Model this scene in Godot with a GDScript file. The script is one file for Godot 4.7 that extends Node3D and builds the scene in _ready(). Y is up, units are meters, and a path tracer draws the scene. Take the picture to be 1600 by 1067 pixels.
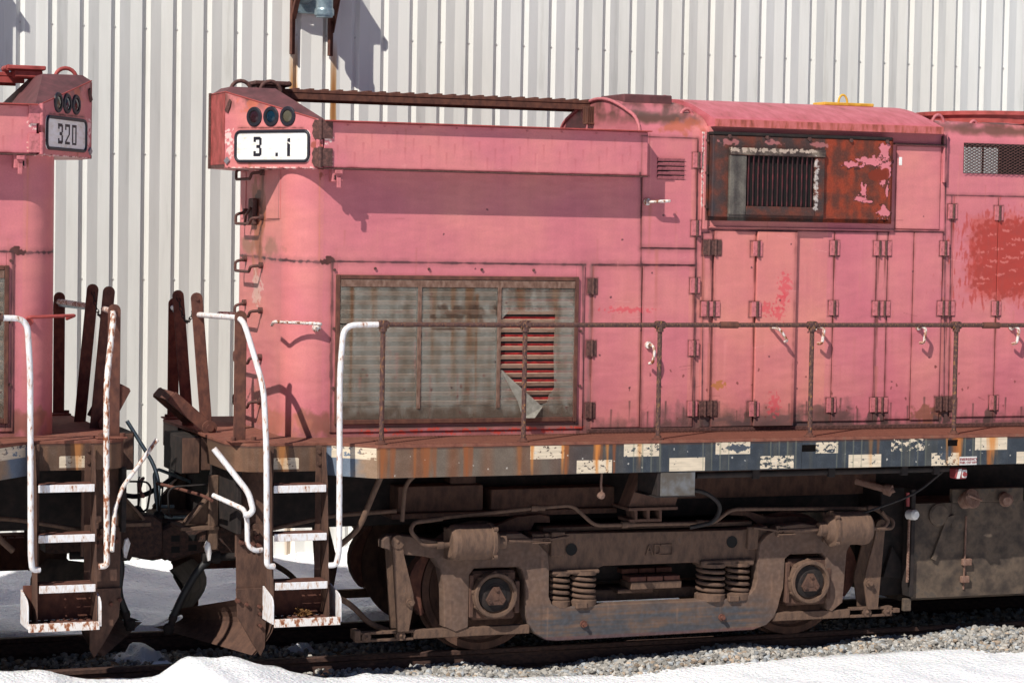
extends Node3D
# Two faded pink diesel locomotives coupled end to end beside a corrugated metal building, in late-winter sun.

class Geo:
	var v := PackedVector3Array()
	var n := PackedVector3Array()
	var uv := PackedVector2Array()

const SIDE_U0 := -1.3
const SIDE_W := 8.2
const SIDE_TOP := 4.75
const SIDE_H := 3.0
const SILL_U0 := -0.9
const SILL_W := 8.2
const SILL_TOP := 1.79
const SILL_H := 0.5
const ZH := 0.872      # hood side
const ZO := 1.075      # radiator overhang side
const ZS := 1.6        # side sill face
var mx := 1.0          # -1 while the mirrored locomotive is being built
var uvmode := 0
var names := {}
var M := {}
var rng := RandomNumberGenerator.new()


func _ready() -> void:
	rng.seed = 7
	# ---- camera
	var cam := Camera3D.new()
	cam.name = "camera"
	cam.transform = Transform3D(Basis(Vector3(0.93189773, 0.01733858, 0.3623065), Vector3(0.00114704, 0.998711, -0.05074475), Vector3(-0.36271933, 0.0477045, 0.93067662)).orthonormalized(), Vector3(-5.29445, 3.43912, 18.89105))
	cam.fov = 16.2541
	cam.near = 0.1
	cam.far = 900.0
	add_child(cam)
	# ---- sky, sun, exposure
	var we := WorldEnvironment.new()
	we.name = "environment"
	var env := Environment.new()
	env.tonemap_mode = Environment.TONE_MAPPER_LINEAR
	env.tonemap_exposure = 1.13
	env.background_mode = Environment.BG_SKY
	var sky := Sky.new()
	var sm := ProceduralSkyMaterial.new()
	sm.sky_top_color = Color(0.27, 0.42, 0.66)
	sm.sky_horizon_color = Color(0.74, 0.79, 0.84)
	sm.sky_curve = 0.15
	sm.ground_bottom_color = Color(0.5, 0.52, 0.55)
	sm.ground_horizon_color = Color(0.66, 0.72, 0.8)
	sky.sky_material = sm
	env.sky = sky
	env.background_energy_multiplier = 0.49
	env.sdfgi_enabled = true
	env.ssao_enabled = true
	env.ssil_enabled = true
	we.environment = env
	add_child(we)
	var sun := DirectionalLight3D.new()
	sun.name = "sun"
	sun.light_energy = 1.45
	sun.light_color = Color(1.0, 0.975, 0.93)
	sun.light_angular_distance = 0.5
	sun.shadow_enabled = true
	add_child(sun)
	sun.look_at_from_position(Vector3(-1.33, 1.62, 1.0) * 20.0, Vector3.ZERO)

	make_materials()
	build_ground()
	build_building()
	build_track()
	mx = 1.0
	build_locomotive("locomotive", Vector3(0, 0, 0), true)
	mx = -1.0
	build_locomotive("locomotive", Vector3(-2.095, 0.045, 0), false)
	mx = 1.0
	build_clump()


# ------------------------------------------------------------------ naming
func numbered(parent: Node, called: String) -> String:
	var key := str(parent.get_instance_id()) + called
	var k: int = names.get(key, 0)
	names[key] = k + 1
	return called if k == 0 else "%s_%03d" % [called, k]


func tag(o: Node3D, label: String, category: String, group := "") -> void:
	o.set_meta("label", label)
	o.set_meta("category", category)
	if group:
		o.set_meta("group", group)


func thing(called: String, at: Vector3) -> Node3D:
	var o := Node3D.new()
	o.name = numbered(self, called)
	add_child(o, true)
	o.position = at
	return o


func mesh_of(g: Geo) -> ArrayMesh:
	var a := []
	a.resize(Mesh.ARRAY_MAX)
	a[Mesh.ARRAY_VERTEX] = g.v
	a[Mesh.ARRAY_NORMAL] = g.n
	a[Mesh.ARRAY_TEX_UV] = g.uv
	var m := ArrayMesh.new()
	m.add_surface_from_arrays(Mesh.PRIMITIVE_TRIANGLES, a)
	return m


func part(parent: Node3D, called: String, g: Geo, m: Material, label := "") -> MeshInstance3D:
	var o := MeshInstance3D.new()
	o.name = numbered(parent, called)
	o.mesh = mesh_of(g)
	o.material_override = m
	parent.add_child(o, true)
	if label:
		o.set_meta("label", label)
	return o


# ------------------------------------------------------------------ geometry
func vert(g: Geo, p: Vector3, nn: Vector3) -> void:
	g.v.append(Vector3(mx * p.x, p.y, p.z))
	g.n.append(Vector3(mx * nn.x, nn.y, nn.z))
	if uvmode == 0:
		g.uv.append(Vector2((p.x + (p.z - ZH) * 0.5 - SIDE_U0) / SIDE_W, (SIDE_TOP - p.y) / SIDE_H))
	elif uvmode == 1:
		g.uv.append(Vector2((p.x - SILL_U0) / SILL_W, (SILL_TOP - p.y) / SILL_H))
	elif uvmode == 3:
		g.uv.append(Vector2((p.x + (p.z - 1.1) * 0.3 - 0.5) / 4.6, (1.06 - p.y) / 1.0))
	else:
		g.uv.append(Vector2((p.x - 0.744) / 1.8288, (9.0 - p.y) / 9.5))


# three corners, counter-clockwise seen from outside
func tri(g: Geo, a: Vector3, b: Vector3, c: Vector3, na: Vector3, nb: Vector3, nc: Vector3) -> void:
	if mx > 0:
		vert(g, a, na); vert(g, c, nc); vert(g, b, nb)
	else:
		vert(g, a, na); vert(g, b, nb); vert(g, c, nc)


# a flat convex polygon whose front looks along out
func face(g: Geo, pts: Array, out: Vector3) -> void:
	var nn := Vector3.ZERO
	for i in pts.size():
		nn += (pts[i] as Vector3).cross(pts[(i + 1) % pts.size()])
	if nn.length() < 1e-12:
		return
	nn = nn.normalized()
	var q := pts
	if nn.dot(out) < 0:
		q = pts.duplicate()
		q.reverse()
		nn = -nn
	for i in range(1, q.size() - 1):
		tri(g, q[0], q[i], q[i + 1], nn, nn, nn)


func obox(g: Geo, t: Transform3D, size: Vector3, bv := 0.004) -> void:
	var h := size * 0.5
	bv = minf(bv, minf(h.x, minf(h.y, h.z)) * 0.6)
	var c := func(sx: int, sy: int, sz: int, ax: int) -> Vector3:
		var q := Vector3(sx * (h.x - (0.0 if ax == 0 else bv)), sy * (h.y - (0.0 if ax == 1 else bv)), sz * (h.z - (0.0 if ax == 2 else bv)))
		return t * q
	var b := t.basis
	for s in [-1, 1]:
		face(g, [c.call(s, -1, -1, 0), c.call(s, 1, -1, 0), c.call(s, 1, 1, 0), c.call(s, -1, 1, 0)], b.x * s)
		face(g, [c.call(-1, s, -1, 1), c.call(1, s, -1, 1), c.call(1, s, 1, 1), c.call(-1, s, 1, 1)], b.y * s)
		face(g, [c.call(-1, -1, s, 2), c.call(1, -1, s, 2), c.call(1, 1, s, 2), c.call(-1, 1, s, 2)], b.z * s)
		for w in [-1, 1]:
			face(g, [c.call(s, w, -1, 0), c.call(s, w, 1, 0), c.call(s, w, 1, 1), c.call(s, w, -1, 1)], b.x * s + b.y * w)
			face(g, [c.call(s, -1, w, 0), c.call(s, 1, w, 0), c.call(s, 1, w, 2), c.call(s, -1, w, 2)], b.x * s + b.z * w)
			face(g, [c.call(-1, s, w, 1), c.call(1, s, w, 1), c.call(1, s, w, 2), c.call(-1, s, w, 2)], b.y * s + b.z * w)
			for k in [-1, 1]:
				face(g, [c.call(s, w, k, 0), c.call(s, w, k, 1), c.call(s, w, k, 2)], b.x * s + b.y * w + b.z * k)


func box(g: Geo, x0: float, x1: float, y0: float, y1: float, z0: float, z1: float, bv := 0.004) -> void:
	obox(g, Transform3D(Basis(), Vector3((x0 + x1) / 2, (y0 + y1) / 2, (z0 + z1) / 2)), Vector3(absf(x1 - x0), absf(y1 - y0), absf(z1 - z0)), bv)


# a flat bar from a to b: width w across side, thickness th
func bar(g: Geo, a: Vector3, b: Vector3, side: Vector3, w: float, th: float, bv := 0.003) -> void:
	var y := (b - a).normalized()
	var x := (side - y * side.dot(y)).normalized()
	var z := x.cross(y)
	obox(g, Transform3D(Basis(x, y, z), (a + b) / 2), Vector3(w, a.distance_to(b), th), bv)


func tube(g: Geo, pts: Array, r: float, sides := 8, closed := false) -> void:
	var m := pts.size()
	var dirs := []
	for i in m:
		var a: Vector3 = pts[(i - 1 + m) % m] if closed or i > 0 else pts[i]
		var b: Vector3 = pts[(i + 1) % m] if closed or i < m - 1 else pts[i]
		dirs.append((b - a).normalized())
	var d0: Vector3 = dirs[0]
	var up := Vector3.UP if absf(d0.y) < 0.9 else Vector3.BACK
	var x := up.cross(d0).normalized()
	var rings := []
	for i in m:
		var d: Vector3 = dirs[i]
		x = (x - d * x.dot(d)).normalized()
		var y := d.cross(x)
		var ring := []
		for k in sides:
			var an := TAU * k / sides
			ring.append(x * cos(an) + y * sin(an))
		rings.append(ring)
	for i in (m if closed else m - 1):
		var j := (i + 1) % m
		for k in sides:
			var l := (k + 1) % sides
			var pa: Vector3 = pts[i]
			var pb: Vector3 = pts[j]
			tri(g, pa + rings[i][k] * r, pa + rings[i][l] * r, pb + rings[j][l] * r, rings[i][k], rings[i][l], rings[j][l])
			tri(g, pa + rings[i][k] * r, pb + rings[j][l] * r, pb + rings[j][k] * r, rings[i][k], rings[j][l], rings[j][k])
	if not closed:
		for e in [0, m - 1]:
			var cap := []
			for k in sides:
				cap.append(pts[e] + rings[e][k] * r)
			face(g, cap, -dirs[e] if e == 0 else dirs[e])


func fillet(pts: Array, r: float, k := 5) -> Array:
	var out := [pts[0]]
	for i in range(1, pts.size() - 1):
		var p: Vector3 = pts[i]
		var a: Vector3 = pts[i - 1] - p
		var b: Vector3 = pts[i + 1] - p
		var q := minf(r, minf(a.length(), b.length()) * 0.48)
		a = p + a.normalized() * q
		b = p + b.normalized() * q
		for j in k + 1:
			var t := float(j) / k
			out.append(a.lerp(p, t).lerp(p.lerp(b, t), t))
	out.append(pts[-1])
	return out


# profile: [distance along axis, radius]
func lathe(g: Geo, o: Vector3, axis: Vector3, prof: Array, n := 20) -> void:
	axis = axis.normalized()
	var up := Vector3.UP if absf(axis.y) < 0.9 else Vector3.BACK
	var x := up.cross(axis).normalized()
	var y := axis.cross(x)
	for i in prof.size() - 1:
		var t0: float = prof[i][0]
		var r0: float = prof[i][1]
		var t1: float = prof[i + 1][0]
		var r1: float = prof[i + 1][1]
		var sl := Vector2(t1 - t0, r1 - r0).normalized()
		for k in n:
			var c0 := x * cos(TAU * k / n) + y * sin(TAU * k / n)
			var c1 := x * cos(TAU * (k + 1) / n) + y * sin(TAU * (k + 1) / n)
			var n0 := c0 * sl.x - axis * sl.y
			var n1 := c1 * sl.x - axis * sl.y
			var a := o + axis * t0 + c0 * r0
			var b := o + axis * t0 + c1 * r0
			var c := o + axis * t1 + c1 * r1
			var d := o + axis * t1 + c0 * r1
			if r0 > 1e-5:
				tri(g, a, b, c, n0, n1, n1)
			if r1 > 1e-5:
				tri(g, a, c, d, n0, n1, n0)


# a polygon in the plane of t.x and t.y pushed out along t.z from w0 to w1, front edge bevelled
func prism(g: Geo, poly: Array, w0: float, w1: float, bv := 0.006, t := Transform3D()) -> void:
	var p := PackedVector2Array(poly)
	if Geometry2D.is_polygon_clockwise(p):
		p.reverse()
	var m := p.size()
	var ins := PackedVector2Array()
	for i in m:
		var e0 := (p[i] - p[(i - 1 + m) % m]).normalized()
		var e1 := (p[(i + 1) % m] - p[i]).normalized()
		var n0 := Vector2(-e0.y, e0.x)
		var n1 := Vector2(-e1.y, e1.x)
		var b := n0 + n1
		ins.append(p[i] + b / maxf(0.35, b.length_squared()) * 2.0 * bv * 0.5 * 1.0)
	var tr := Geometry2D.triangulate_polygon(ins)
	var fz := t.basis.z
	for k in range(0, tr.size(), 3):
		face(g, [t * Vector3(ins[tr[k]].x, ins[tr[k]].y, w1), t * Vector3(ins[tr[k + 1]].x, ins[tr[k + 1]].y, w1), t * Vector3(ins[tr[k + 2]].x, ins[tr[k + 2]].y, w1)], fz)
	tr = Geometry2D.triangulate_polygon(p)
	for k in range(0, tr.size(), 3):
		face(g, [t * Vector3(p[tr[k]].x, p[tr[k]].y, w0), t * Vector3(p[tr[k + 1]].x, p[tr[k + 1]].y, w0), t * Vector3(p[tr[k + 2]].x, p[tr[k + 2]].y, w0)], -fz)
	for i in m:
		var j := (i + 1) % m
		var e := p[j] - p[i]
		var out := t.basis * Vector3(e.y, -e.x, 0)
		face(g, [t * Vector3(p[i].x, p[i].y, w0), t * Vector3(p[j].x, p[j].y, w0), t * Vector3(p[j].x, p[j].y, w1 - bv), t * Vector3(p[i].x, p[i].y, w1 - bv)], out)
		face(g, [t * Vector3(p[i].x, p[i].y, w1 - bv), t * Vector3(p[j].x, p[j].y, w1 - bv), t * Vector3(ins[j].x, ins[j].y, w1), t * Vector3(ins[i].x, ins[i].y, w1)], out + fz * 0.01)


# polygon given in x and z, pushed up from y0 to y1
func slab(g: Geo, poly: Array, y0: float, y1: float, bv := 0.004) -> void:
	var q := []
	for a in poly:
		q.append(Vector2(a.x, -a.y))
	prism(g, q, y0, y1, bv, Transform3D(Basis(Vector3(1, 0, 0), Vector3(0, 0, -1), Vector3(0, 1, 0)), Vector3.ZERO))


func rrect(x0: float, x1: float, y0: float, y1: float, r: float, k := 4) -> Array:
	var out := []
	for c in [[x1 - r, y1 - r, 0.0], [x0 + r, y1 - r, 90.0], [x0 + r, y0 + r, 180.0], [x1 - r, y0 + r, 270.0]]:
		for j in k + 1:
			var an := deg_to_rad(c[2] + 90.0 * j / k)
			out.append(Vector2(c[0] + r * cos(an), c[1] + r * sin(an)))
	return out


func bolt(g: Geo, at: Vector3, out: Vector3, r := 0.014, h := 0.012) -> void:
	lathe(g, at, out, [[0.0, r], [h, r], [h, 0.0]], 6)


# ------------------------------------------------------------------ materials
func ramp(cols: Array) -> Gradient:
	var gr := Gradient.new()
	var o := PackedFloat32Array()
	var c := PackedColorArray()
	for q in cols:
		o.append(q[0])
		c.append(q[1])
	gr.offsets = o
	gr.colors = c
	return gr


func noise_tex(sd: int, freq: float, cols: Array, size := 512, oct := 5, kind := FastNoiseLite.TYPE_SIMPLEX_SMOOTH) -> NoiseTexture2D:
	var n := FastNoiseLite.new()
	n.seed = sd
	n.frequency = freq
	n.noise_type = kind
	n.fractal_octaves = oct
	n.fractal_gain = 0.6
	var t := NoiseTexture2D.new()
	t.width = size
	t.height = size
	t.seamless = true
	t.normalize = true
	t.noise = n
	if cols:
		t.color_ramp = ramp(cols)
	return t


func mat(sd: int, freq: float, cols: Array, scale: Vector3, rough := 0.8, metal := 0.0, bump := 0.0) -> StandardMaterial3D:
	var m := StandardMaterial3D.new()
	m.albedo_texture = noise_tex(sd, freq, cols)
	m.uv1_triplanar = true
	m.uv1_scale = scale
	m.uv1_triplanar_sharpness = 4.0
	m.roughness = rough
	m.metallic = metal
	m.metallic_specular = 0.4
	if bump > 0.0:
		m.heightmap_enabled = true
		m.heightmap_texture = noise_tex(sd + 50, freq * 2.0, [])
		m.heightmap_scale = bump
	return m


func c8(r: int, g: int, b: int) -> Color:
	return Color8(r, g, b)


func plain(col: Color, rough: float, metal := 0.0) -> StandardMaterial3D:
	var m := StandardMaterial3D.new()
	m.albedo_color = col
	m.roughness = rough
	m.metallic = metal
	return m


func make_materials() -> void:
	M.truck = mat(1, 0.012, [[0.0, c8(76, 60, 53)], [0.5, c8(98, 77, 65)], [0.75, c8(106, 83, 69)], [1.0, c8(92, 77, 69)]], Vector3(2.2, 1.0, 2.2), 0.88, 0.0, 0.3)
	M.frame = mat(2, 0.010, [[0.0, c8(84, 76, 72)], [0.4, c8(94, 80, 72)], [0.65, c8(108, 86, 73)], [1.0, c8(98, 78, 68)]], Vector3(1.6, 1.0, 1.6), 0.88, 0.0, 0.35)
	M.dark = mat(3, 0.015, [[0.0, c8(28, 25, 25)], [0.5, c8(40, 34, 33)], [1.0, c8(56, 45, 41)]], Vector3(1, 1, 1), 0.85, 0.0, 0.1)
	M.black = mat(4, 0.02, [[0.0, c8(26, 24, 26)], [0.6, c8(40, 36, 36)], [1.0, c8(66, 52, 46)]], Vector3(2, 2, 2), 0.7)
	M.rust = mat(5, 0.02, [[0.0, c8(74, 48, 43)], [0.5, c8(96, 62, 53)], [0.8, c8(110, 71, 58)], [1.0, c8(88, 64, 60)]], Vector3(1.2, 0.8, 1.2), 0.9, 0.0, 0.08)
	M.brown = mat(6, 0.015, [[0.0, c8(66, 49, 43)], [0.5, c8(86, 63, 54)], [0.8, c8(98, 72, 60)], [1.0, c8(80, 62, 56)]], Vector3(1.4, 0.7, 1.4), 0.88, 0.0, 0.25)
	M.deck = mat(7, 0.015, [[0.0, c8(96, 60, 51)], [0.4, c8(118, 73, 61)], [0.75, c8(128, 82, 67)], [1.0, c8(112, 84, 72)]], Vector3(1.2, 1.2, 1.2), 0.92, 0.0, 0.15)
	M.white = mat(8, 0.02, [[0.0, c8(108, 58, 38)], [0.17, c8(150, 96, 70)], [0.25, c8(206, 192, 184)], [0.6, c8(226, 226, 230)], [1.0, c8(214, 212, 212)]], Vector3(2.4, 0.8, 2.4), 0.5)
	M.whiterust = mat(9, 0.02, [[0.0, c8(96, 50, 34)], [0.36, c8(146, 88, 58)], [0.48, c8(206, 188, 176)], [0.6, c8(228, 224, 222)], [1.0, c8(216, 208, 202)]], Vector3(2.2, 1.0, 2.2), 0.6)
	M.rail = mat(10, 0.02, [[0.0, c8(72, 46, 44)], [0.5, c8(98, 62, 58)], [0.66, c8(112, 76, 60)], [0.74, c8(168, 116, 66)], [1.0, c8(120, 84, 70)]], Vector3(2.5, 2.5, 2.5), 0.8, 0.0, 0.1)
	M.track = mat(11, 0.02, [[0.0, c8(50, 38, 36)], [0.5, c8(76, 56, 50)], [1.0, c8(96, 70, 60)]], Vector3(1.5, 3, 3), 0.8, 0.0, 0.06)
	M.pink = mat(12, 0.008, [[0.0, c8(180, 96, 102)], [0.5, c8(200, 108, 116)], [1.0, c8(202, 116, 120)]], Vector3(0.8, 0.8, 0.8), 0.55)
	M.pinkroof = mat(13, 0.010, [[0.0, c8(150, 82, 80)], [0.25, c8(182, 96, 102)], [0.6, c8(198, 108, 118)], [0.9, c8(206, 120, 128)], [1.0, c8(216, 150, 154)]], Vector3(1.4, 1.4, 0.5), 0.5)
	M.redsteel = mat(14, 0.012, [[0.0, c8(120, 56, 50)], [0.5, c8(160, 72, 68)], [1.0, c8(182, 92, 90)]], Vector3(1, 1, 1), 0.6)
	M.boxroof = mat(15, 0.012, [[0.0, c8(82, 54, 56)], [0.5, c8(100, 64, 66)], [1.0, c8(122, 74, 78)]], Vector3(1, 1, 1), 0.7)
	M.hinge = mat(16, 0.03, [[0.0, c8(138, 82, 82)], [0.35, c8(178, 104, 108)], [0.6, c8(192, 112, 118)], [1.0, c8(200, 122, 126)]], Vector3(1.6, 1.6, 1.6), 0.6)
	M.hingedark = mat(17, 0.03, [[0.0, c8(64, 44, 42)], [0.5, c8(88, 60, 56)], [0.85, c8(112, 76, 70)], [1.0, c8(140, 90, 84)]], Vector3(1.8, 1.8, 1.8), 0.7)
	M.coupler = mat(40, 0.02, [[0.0, c8(44, 34, 33)], [0.5, c8(68, 50, 45)], [1.0, c8(92, 62, 52)]], Vector3(2, 2, 2), 0.85, 0.0, 0.3)
	M.eave = mat(41, 0.02, [[0.0, c8(120, 62, 52)], [0.3, c8(166, 86, 76)], [0.6, c8(184, 98, 96)], [1.0, c8(196, 114, 112)]], Vector3(1.6, 0.5, 1.6), 0.6)
	M.framepaint = frame_material()
	M.screw = plain(c8(196, 196, 194), 0.5)
	M.rubber = plain(c8(22, 22, 25), 0.6)
	M.hole = plain(c8(14, 12, 13), 0.9)
	M.galv = mat(18, 0.02, [[0.0, c8(120, 138, 146)], [0.5, c8(146, 164, 172)], [1.0, c8(170, 186, 192)]], Vector3(1.5, 1.5, 1.5), 0.35, 0.6)
	M.bolt = plain(c8(150, 150, 156), 0.45, 0.5)
	M.yellow = mat(19, 0.015, [[0.0, c8(178, 132, 44)], [0.5, c8(214, 168, 62)], [1.0, c8(226, 186, 88)]], Vector3(1, 1, 1), 0.6)
	M.wall = mat(20, 0.01, [[0.0, c8(204, 205, 201)], [0.3, c8(219, 220, 217)], [0.7, c8(224, 225, 222)], [1.0, c8(227, 228, 226)]], Vector3(1.2, 0.12, 1.2), 0.45)
	M.wallstain = wall_stain_material()
	for k in 3:
		var wm: StandardMaterial3D = M.wall.duplicate()
		wm.albedo_color = [Color(1, 1, 1), Color(0.975, 0.975, 0.97), Color(0.99, 0.985, 0.975)][k]
		M["wall%d" % k] = wm
	M.snow = mat(21, 0.02, [[0.0, c8(216, 219, 224)], [0.15, c8(236, 239, 244)], [0.5, c8(242, 244, 248)], [1.0, c8(247, 248, 250)]], Vector3(0.9, 0.9, 0.9), 0.75, 0.0, 1.6)
	M.snow.subsurf_scatter_enabled = true
	M.snow.subsurf_scatter_strength = 0.08
	M.ballast = mat(22, 0.05, [[0.0, c8(60, 58, 56)], [0.5, c8(104, 100, 96)], [1.0, c8(150, 142, 132)]], Vector3(1.5, 1.5, 1.5), 0.95, 0.0, 1.2)
	M.stone = plain(Color(1, 1, 1), 0.9)
	M.stone.vertex_color_use_as_albedo = true
	M.timber = mat(23, 0.02, [[0.0, c8(70, 56, 46)], [0.5, c8(104, 84, 70)], [1.0, c8(132, 110, 92)]], Vector3(6, 6, 0.6), 0.95, 0.0, 0.3)
	M.boardwhite = mat(24, 0.01, [[0.0, c8(196, 184, 164)], [0.25, c8(226, 222, 214)], [0.6, c8(236, 236, 234)], [1.0, c8(240, 240, 240)]], Vector3(1.5, 3, 1.5), 0.4)
	M.gasket = plain(c8(30, 30, 40), 0.5)
	M.lensred = plain(c8(46, 26, 32), 0.1)
	M.lensblue = plain(c8(14, 40, 56), 0.1)
	M.lensclear = plain(c8(84, 80, 66), 0.1)
	M.slat = mat(25, 0.03, [[0.0, c8(140, 96, 76)], [0.3, c8(190, 156, 132)], [0.74, c8(204, 176, 152)], [0.9, c8(206, 104, 82)], [1.0, c8(170, 130, 110)]], Vector3(0.5, 1.5, 1), 0.8)
	M.slatred = mat(26, 0.03, [[0.0, c8(70, 22, 22)], [0.5, c8(140, 34, 34)], [1.0, c8(190, 56, 50)]], Vector3(0.8, 2.5, 1), 0.8)
	M.mullion = mat(27, 0.02, [[0.0, c8(86, 62, 52)], [0.5, c8(118, 90, 78)], [1.0, c8(140, 116, 104)]], Vector3(2, 1, 2), 0.85)
	M.flap = mat(29, 0.02, [[0.0, c8(132, 128, 118)], [1.0, c8(176, 172, 162)]], Vector3(2, 2, 2), 0.7)
	M.flap.transparency = BaseMaterial3D.TRANSPARENCY_ALPHA
	M.flap.albedo_color = Color(1, 1, 1, 0.72)
	M.darkslat = mat(30, 0.02, [[0.0, c8(40, 32, 34)], [0.5, c8(84, 48, 50)], [1.0, c8(140, 60, 66)]], Vector3(1, 0.8, 1), 0.7)
	M.straw = mat(31, 0.05, [[0.0, c8(96, 68, 40)], [1.0, c8(170, 126, 78)]], Vector3(6, 6, 6), 0.95)
	M.tank = mat(32, 0.010, [[0.0, c8(52, 45, 42)], [0.35, c8(72, 62, 55)], [0.7, c8(96, 82, 70)], [1.0, c8(66, 62, 60)]], Vector3(0.8, 0.8, 0.8), 0.85, 0.0, 0.05)
	M.sign = plain(c8(206, 204, 202), 0.55)
	M.signred = plain(c8(134, 54, 56), 0.6)
	M.pole = mat(33, 0.03, [[0.0, c8(52, 36, 38)], [0.5, c8(88, 62, 58)], [0.7, c8(104, 76, 64)], [0.8, c8(176, 124, 62)], [1.0, c8(96, 68, 60)]], Vector3(3, 1.5, 3), 0.8)
	M.side = side_material()
	M.screen = StandardMaterial3D.new()
	M.screen.albedo_texture = M.side.albedo_texture
	M.screen.texture_repeat = false
	M.screen.roughness = 0.9
	M.screen.transparency = BaseMaterial3D.TRANSPARENCY_ALPHA
	M.screen.albedo_color = Color(1, 1, 1, 0.33)
	M.sill = sill_material()


func gray(sd: int, freq: float, w: int, h: int, oct := 4) -> PackedByteArray:
	var n := FastNoiseLite.new()
	n.seed = sd
	n.frequency = freq
	n.noise_type = FastNoiseLite.TYPE_SIMPLEX_SMOOTH
	n.fractal_octaves = oct
	var im := n.get_image(w, h, false, false, true)
	im.convert(Image.FORMAT_L8)
	return im.get_data()


class Paint:
	var im: Image
	var u0: float
	var top: float
	var kx: float
	var ky: float
	var no := FastNoiseLite.new()

	func _init(image: Image, a: float, b: float, wide: float, high: float) -> void:
		im = image
		u0 = a
		top = b
		kx = im.get_width() / wide
		ky = im.get_height() / high
		no.seed = 99
		no.frequency = 1.0
		no.fractal_octaves = 4

	func over(x: int, y: int, c: Color, a: float) -> void:
		if a > 0.003 and x >= 0 and y >= 0 and x < im.get_width() and y < im.get_height():
			im.set_pixel(x, y, im.get_pixel(x, y).lerp(c, minf(a, 1.0)))

	# a ragged line of dirt, rust or edge shade
	func line(x0: float, y0: float, x1: float, y1: float, w: float, c: Color, a := 0.9, rag := 1.0, f := 9.0) -> void:
		var lo := Vector2(minf(x0, x1) - w * 3, minf(y0, y1) - w * 3)
		var hi := Vector2(maxf(x0, x1) + w * 3, maxf(y0, y1) + w * 3)
		var p := Vector2(x0, y0)
		var d := Vector2(x1, y1) - p
		var l2 := maxf(d.length_squared(), 1e-9)
		for py in range(int((top - hi.y) * ky), int((top - lo.y) * ky) + 1):
			for px in range(int((lo.x - u0) * kx), int((hi.x - u0) * kx) + 1):
				var q := Vector2(u0 + px / kx, top - py / ky)
				var t := clampf((q - p).dot(d) / l2, 0.0, 1.0)
				var dist := q.distance_to(p + d * t) / w
				var nz := no.get_noise_2d(q.x * f * 0.6, q.y * f * 0.6)
				var core := clampf((0.62 - dist + nz * rag * 0.35) * 2.2, 0.0, 1.0) * (0.75 + 0.5 * no.get_noise_2d(q.x * 3.0, q.y * 3.0 + 5.0))
				var halo := clampf(1.6 - dist * 0.7 + nz * 0.6, 0.0, 1.0) * 0.22
				over(px, py, c.lerp(Color8(150, 92, 84), 0.5), halo * a)
				over(px, py, c, clampf(core, 0.0, 1.0) * a)

	# a ragged patch; hard 0 = soft cloud, 1 = sharp chip
	func blob(x: float, y: float, rx: float, ry: float, c: Color, a := 0.8, rag := 0.8, hard := 0.3, f := 6.0, fy := 0.0, sq := 2.0) -> void:
		if fy == 0.0:
			fy = f
		for py in range(int((top - y - ry * 1.8) * ky), int((top - y + ry * 1.8) * ky) + 1):
			for px in range(int((x - rx * 1.8 - u0) * kx), int((x + rx * 1.8 - u0) * kx) + 1):
				var qx := u0 + px / kx
				var qy := top - py / ky
				var e := 1.0 - pow(pow(absf(qx - x) / rx, sq) + pow(absf(qy - y) / ry, sq), 1.0 / sq) + no.get_noise_2d(qx * f, qy * fy) * rag
				over(px, py, c, clampf(e * lerpf(1.2, 14.0, hard), 0.0, 1.0) * a)

	# a streak running down from (x, y)
	func run(x: float, y: float, w: float, l: float, c: Color, a := 0.6) -> void:
		for py in range(int((top - y) * ky), int((top - y + l) * ky) + 1):
			for px in range(int((x - w - u0) * kx), int((x + w - u0) * kx) + 1):
				var qx := u0 + px / kx
				var qy := top - py / ky
				var t := clampf((y - qy) / l, 0.0, 1.0)
				var e := (1.0 - absf(qx - x) / (w * (1.0 - 0.4 * t))) * (1.0 - t) * 1.6 + no.get_noise_2d(qx * 30.0, qy * 3.0) * 0.5
				over(px, py, c, clampf(e, 0.0, 1.0) * a)

	func tint(x0: float, x1: float, y0: float, y1: float, c: Color, a: float) -> void:
		for py in range(int((top - y1) * ky), int((top - y0) * ky) + 1):
			for px in range(int((x0 - u0) * kx), int((x1 - u0) * kx) + 1):
				var e := 0.7 + 0.9 * no.get_noise_2d((u0 + px / kx) * 2.0, (top - py / ky) * 1.2 + x0 * 9.0)
				over(px, py, c, a * clampf(e, 0.0, 1.0))

	# a flake of old paint with a dark broken edge
	func flake(x: float, y: float, rx: float, ry: float, c: Color, rag := 0.9, f := 12.0) -> void:
		blob(x, y, rx * 1.09 + 0.004, ry * 1.09 + 0.004, Color8(58, 30, 26), 0.85, rag, 0.9, f)
		blob(x - 0.003, y + 0.003, rx, ry, c, 0.96, rag, 0.9, f)

	# painted rectangle with flaking
	func stripe(x0: float, x1: float, y0: float, y1: float, c: Color, chip: float) -> void:
		for py in range(int((top - y1) * ky), int((top - y0) * ky) + 1):
			for px in range(int((x0 - u0) * kx), int((x1 - u0) * kx) + 1):
				var qx := u0 + px / kx
				var qy := top - py / ky
				var e := no.get_noise_2d(qx * 14.0, qy * 22.0) + 0.35 * no.get_noise_2d(qx * 60.0 + 7.0, qy * 60.0)
				if e < 0.62 - chip:
					over(px, py, c.darkened(0.06 + 0.10 * no.get_noise_2d(qx * 5.0, qy * 40.0)), 0.96)


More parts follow.
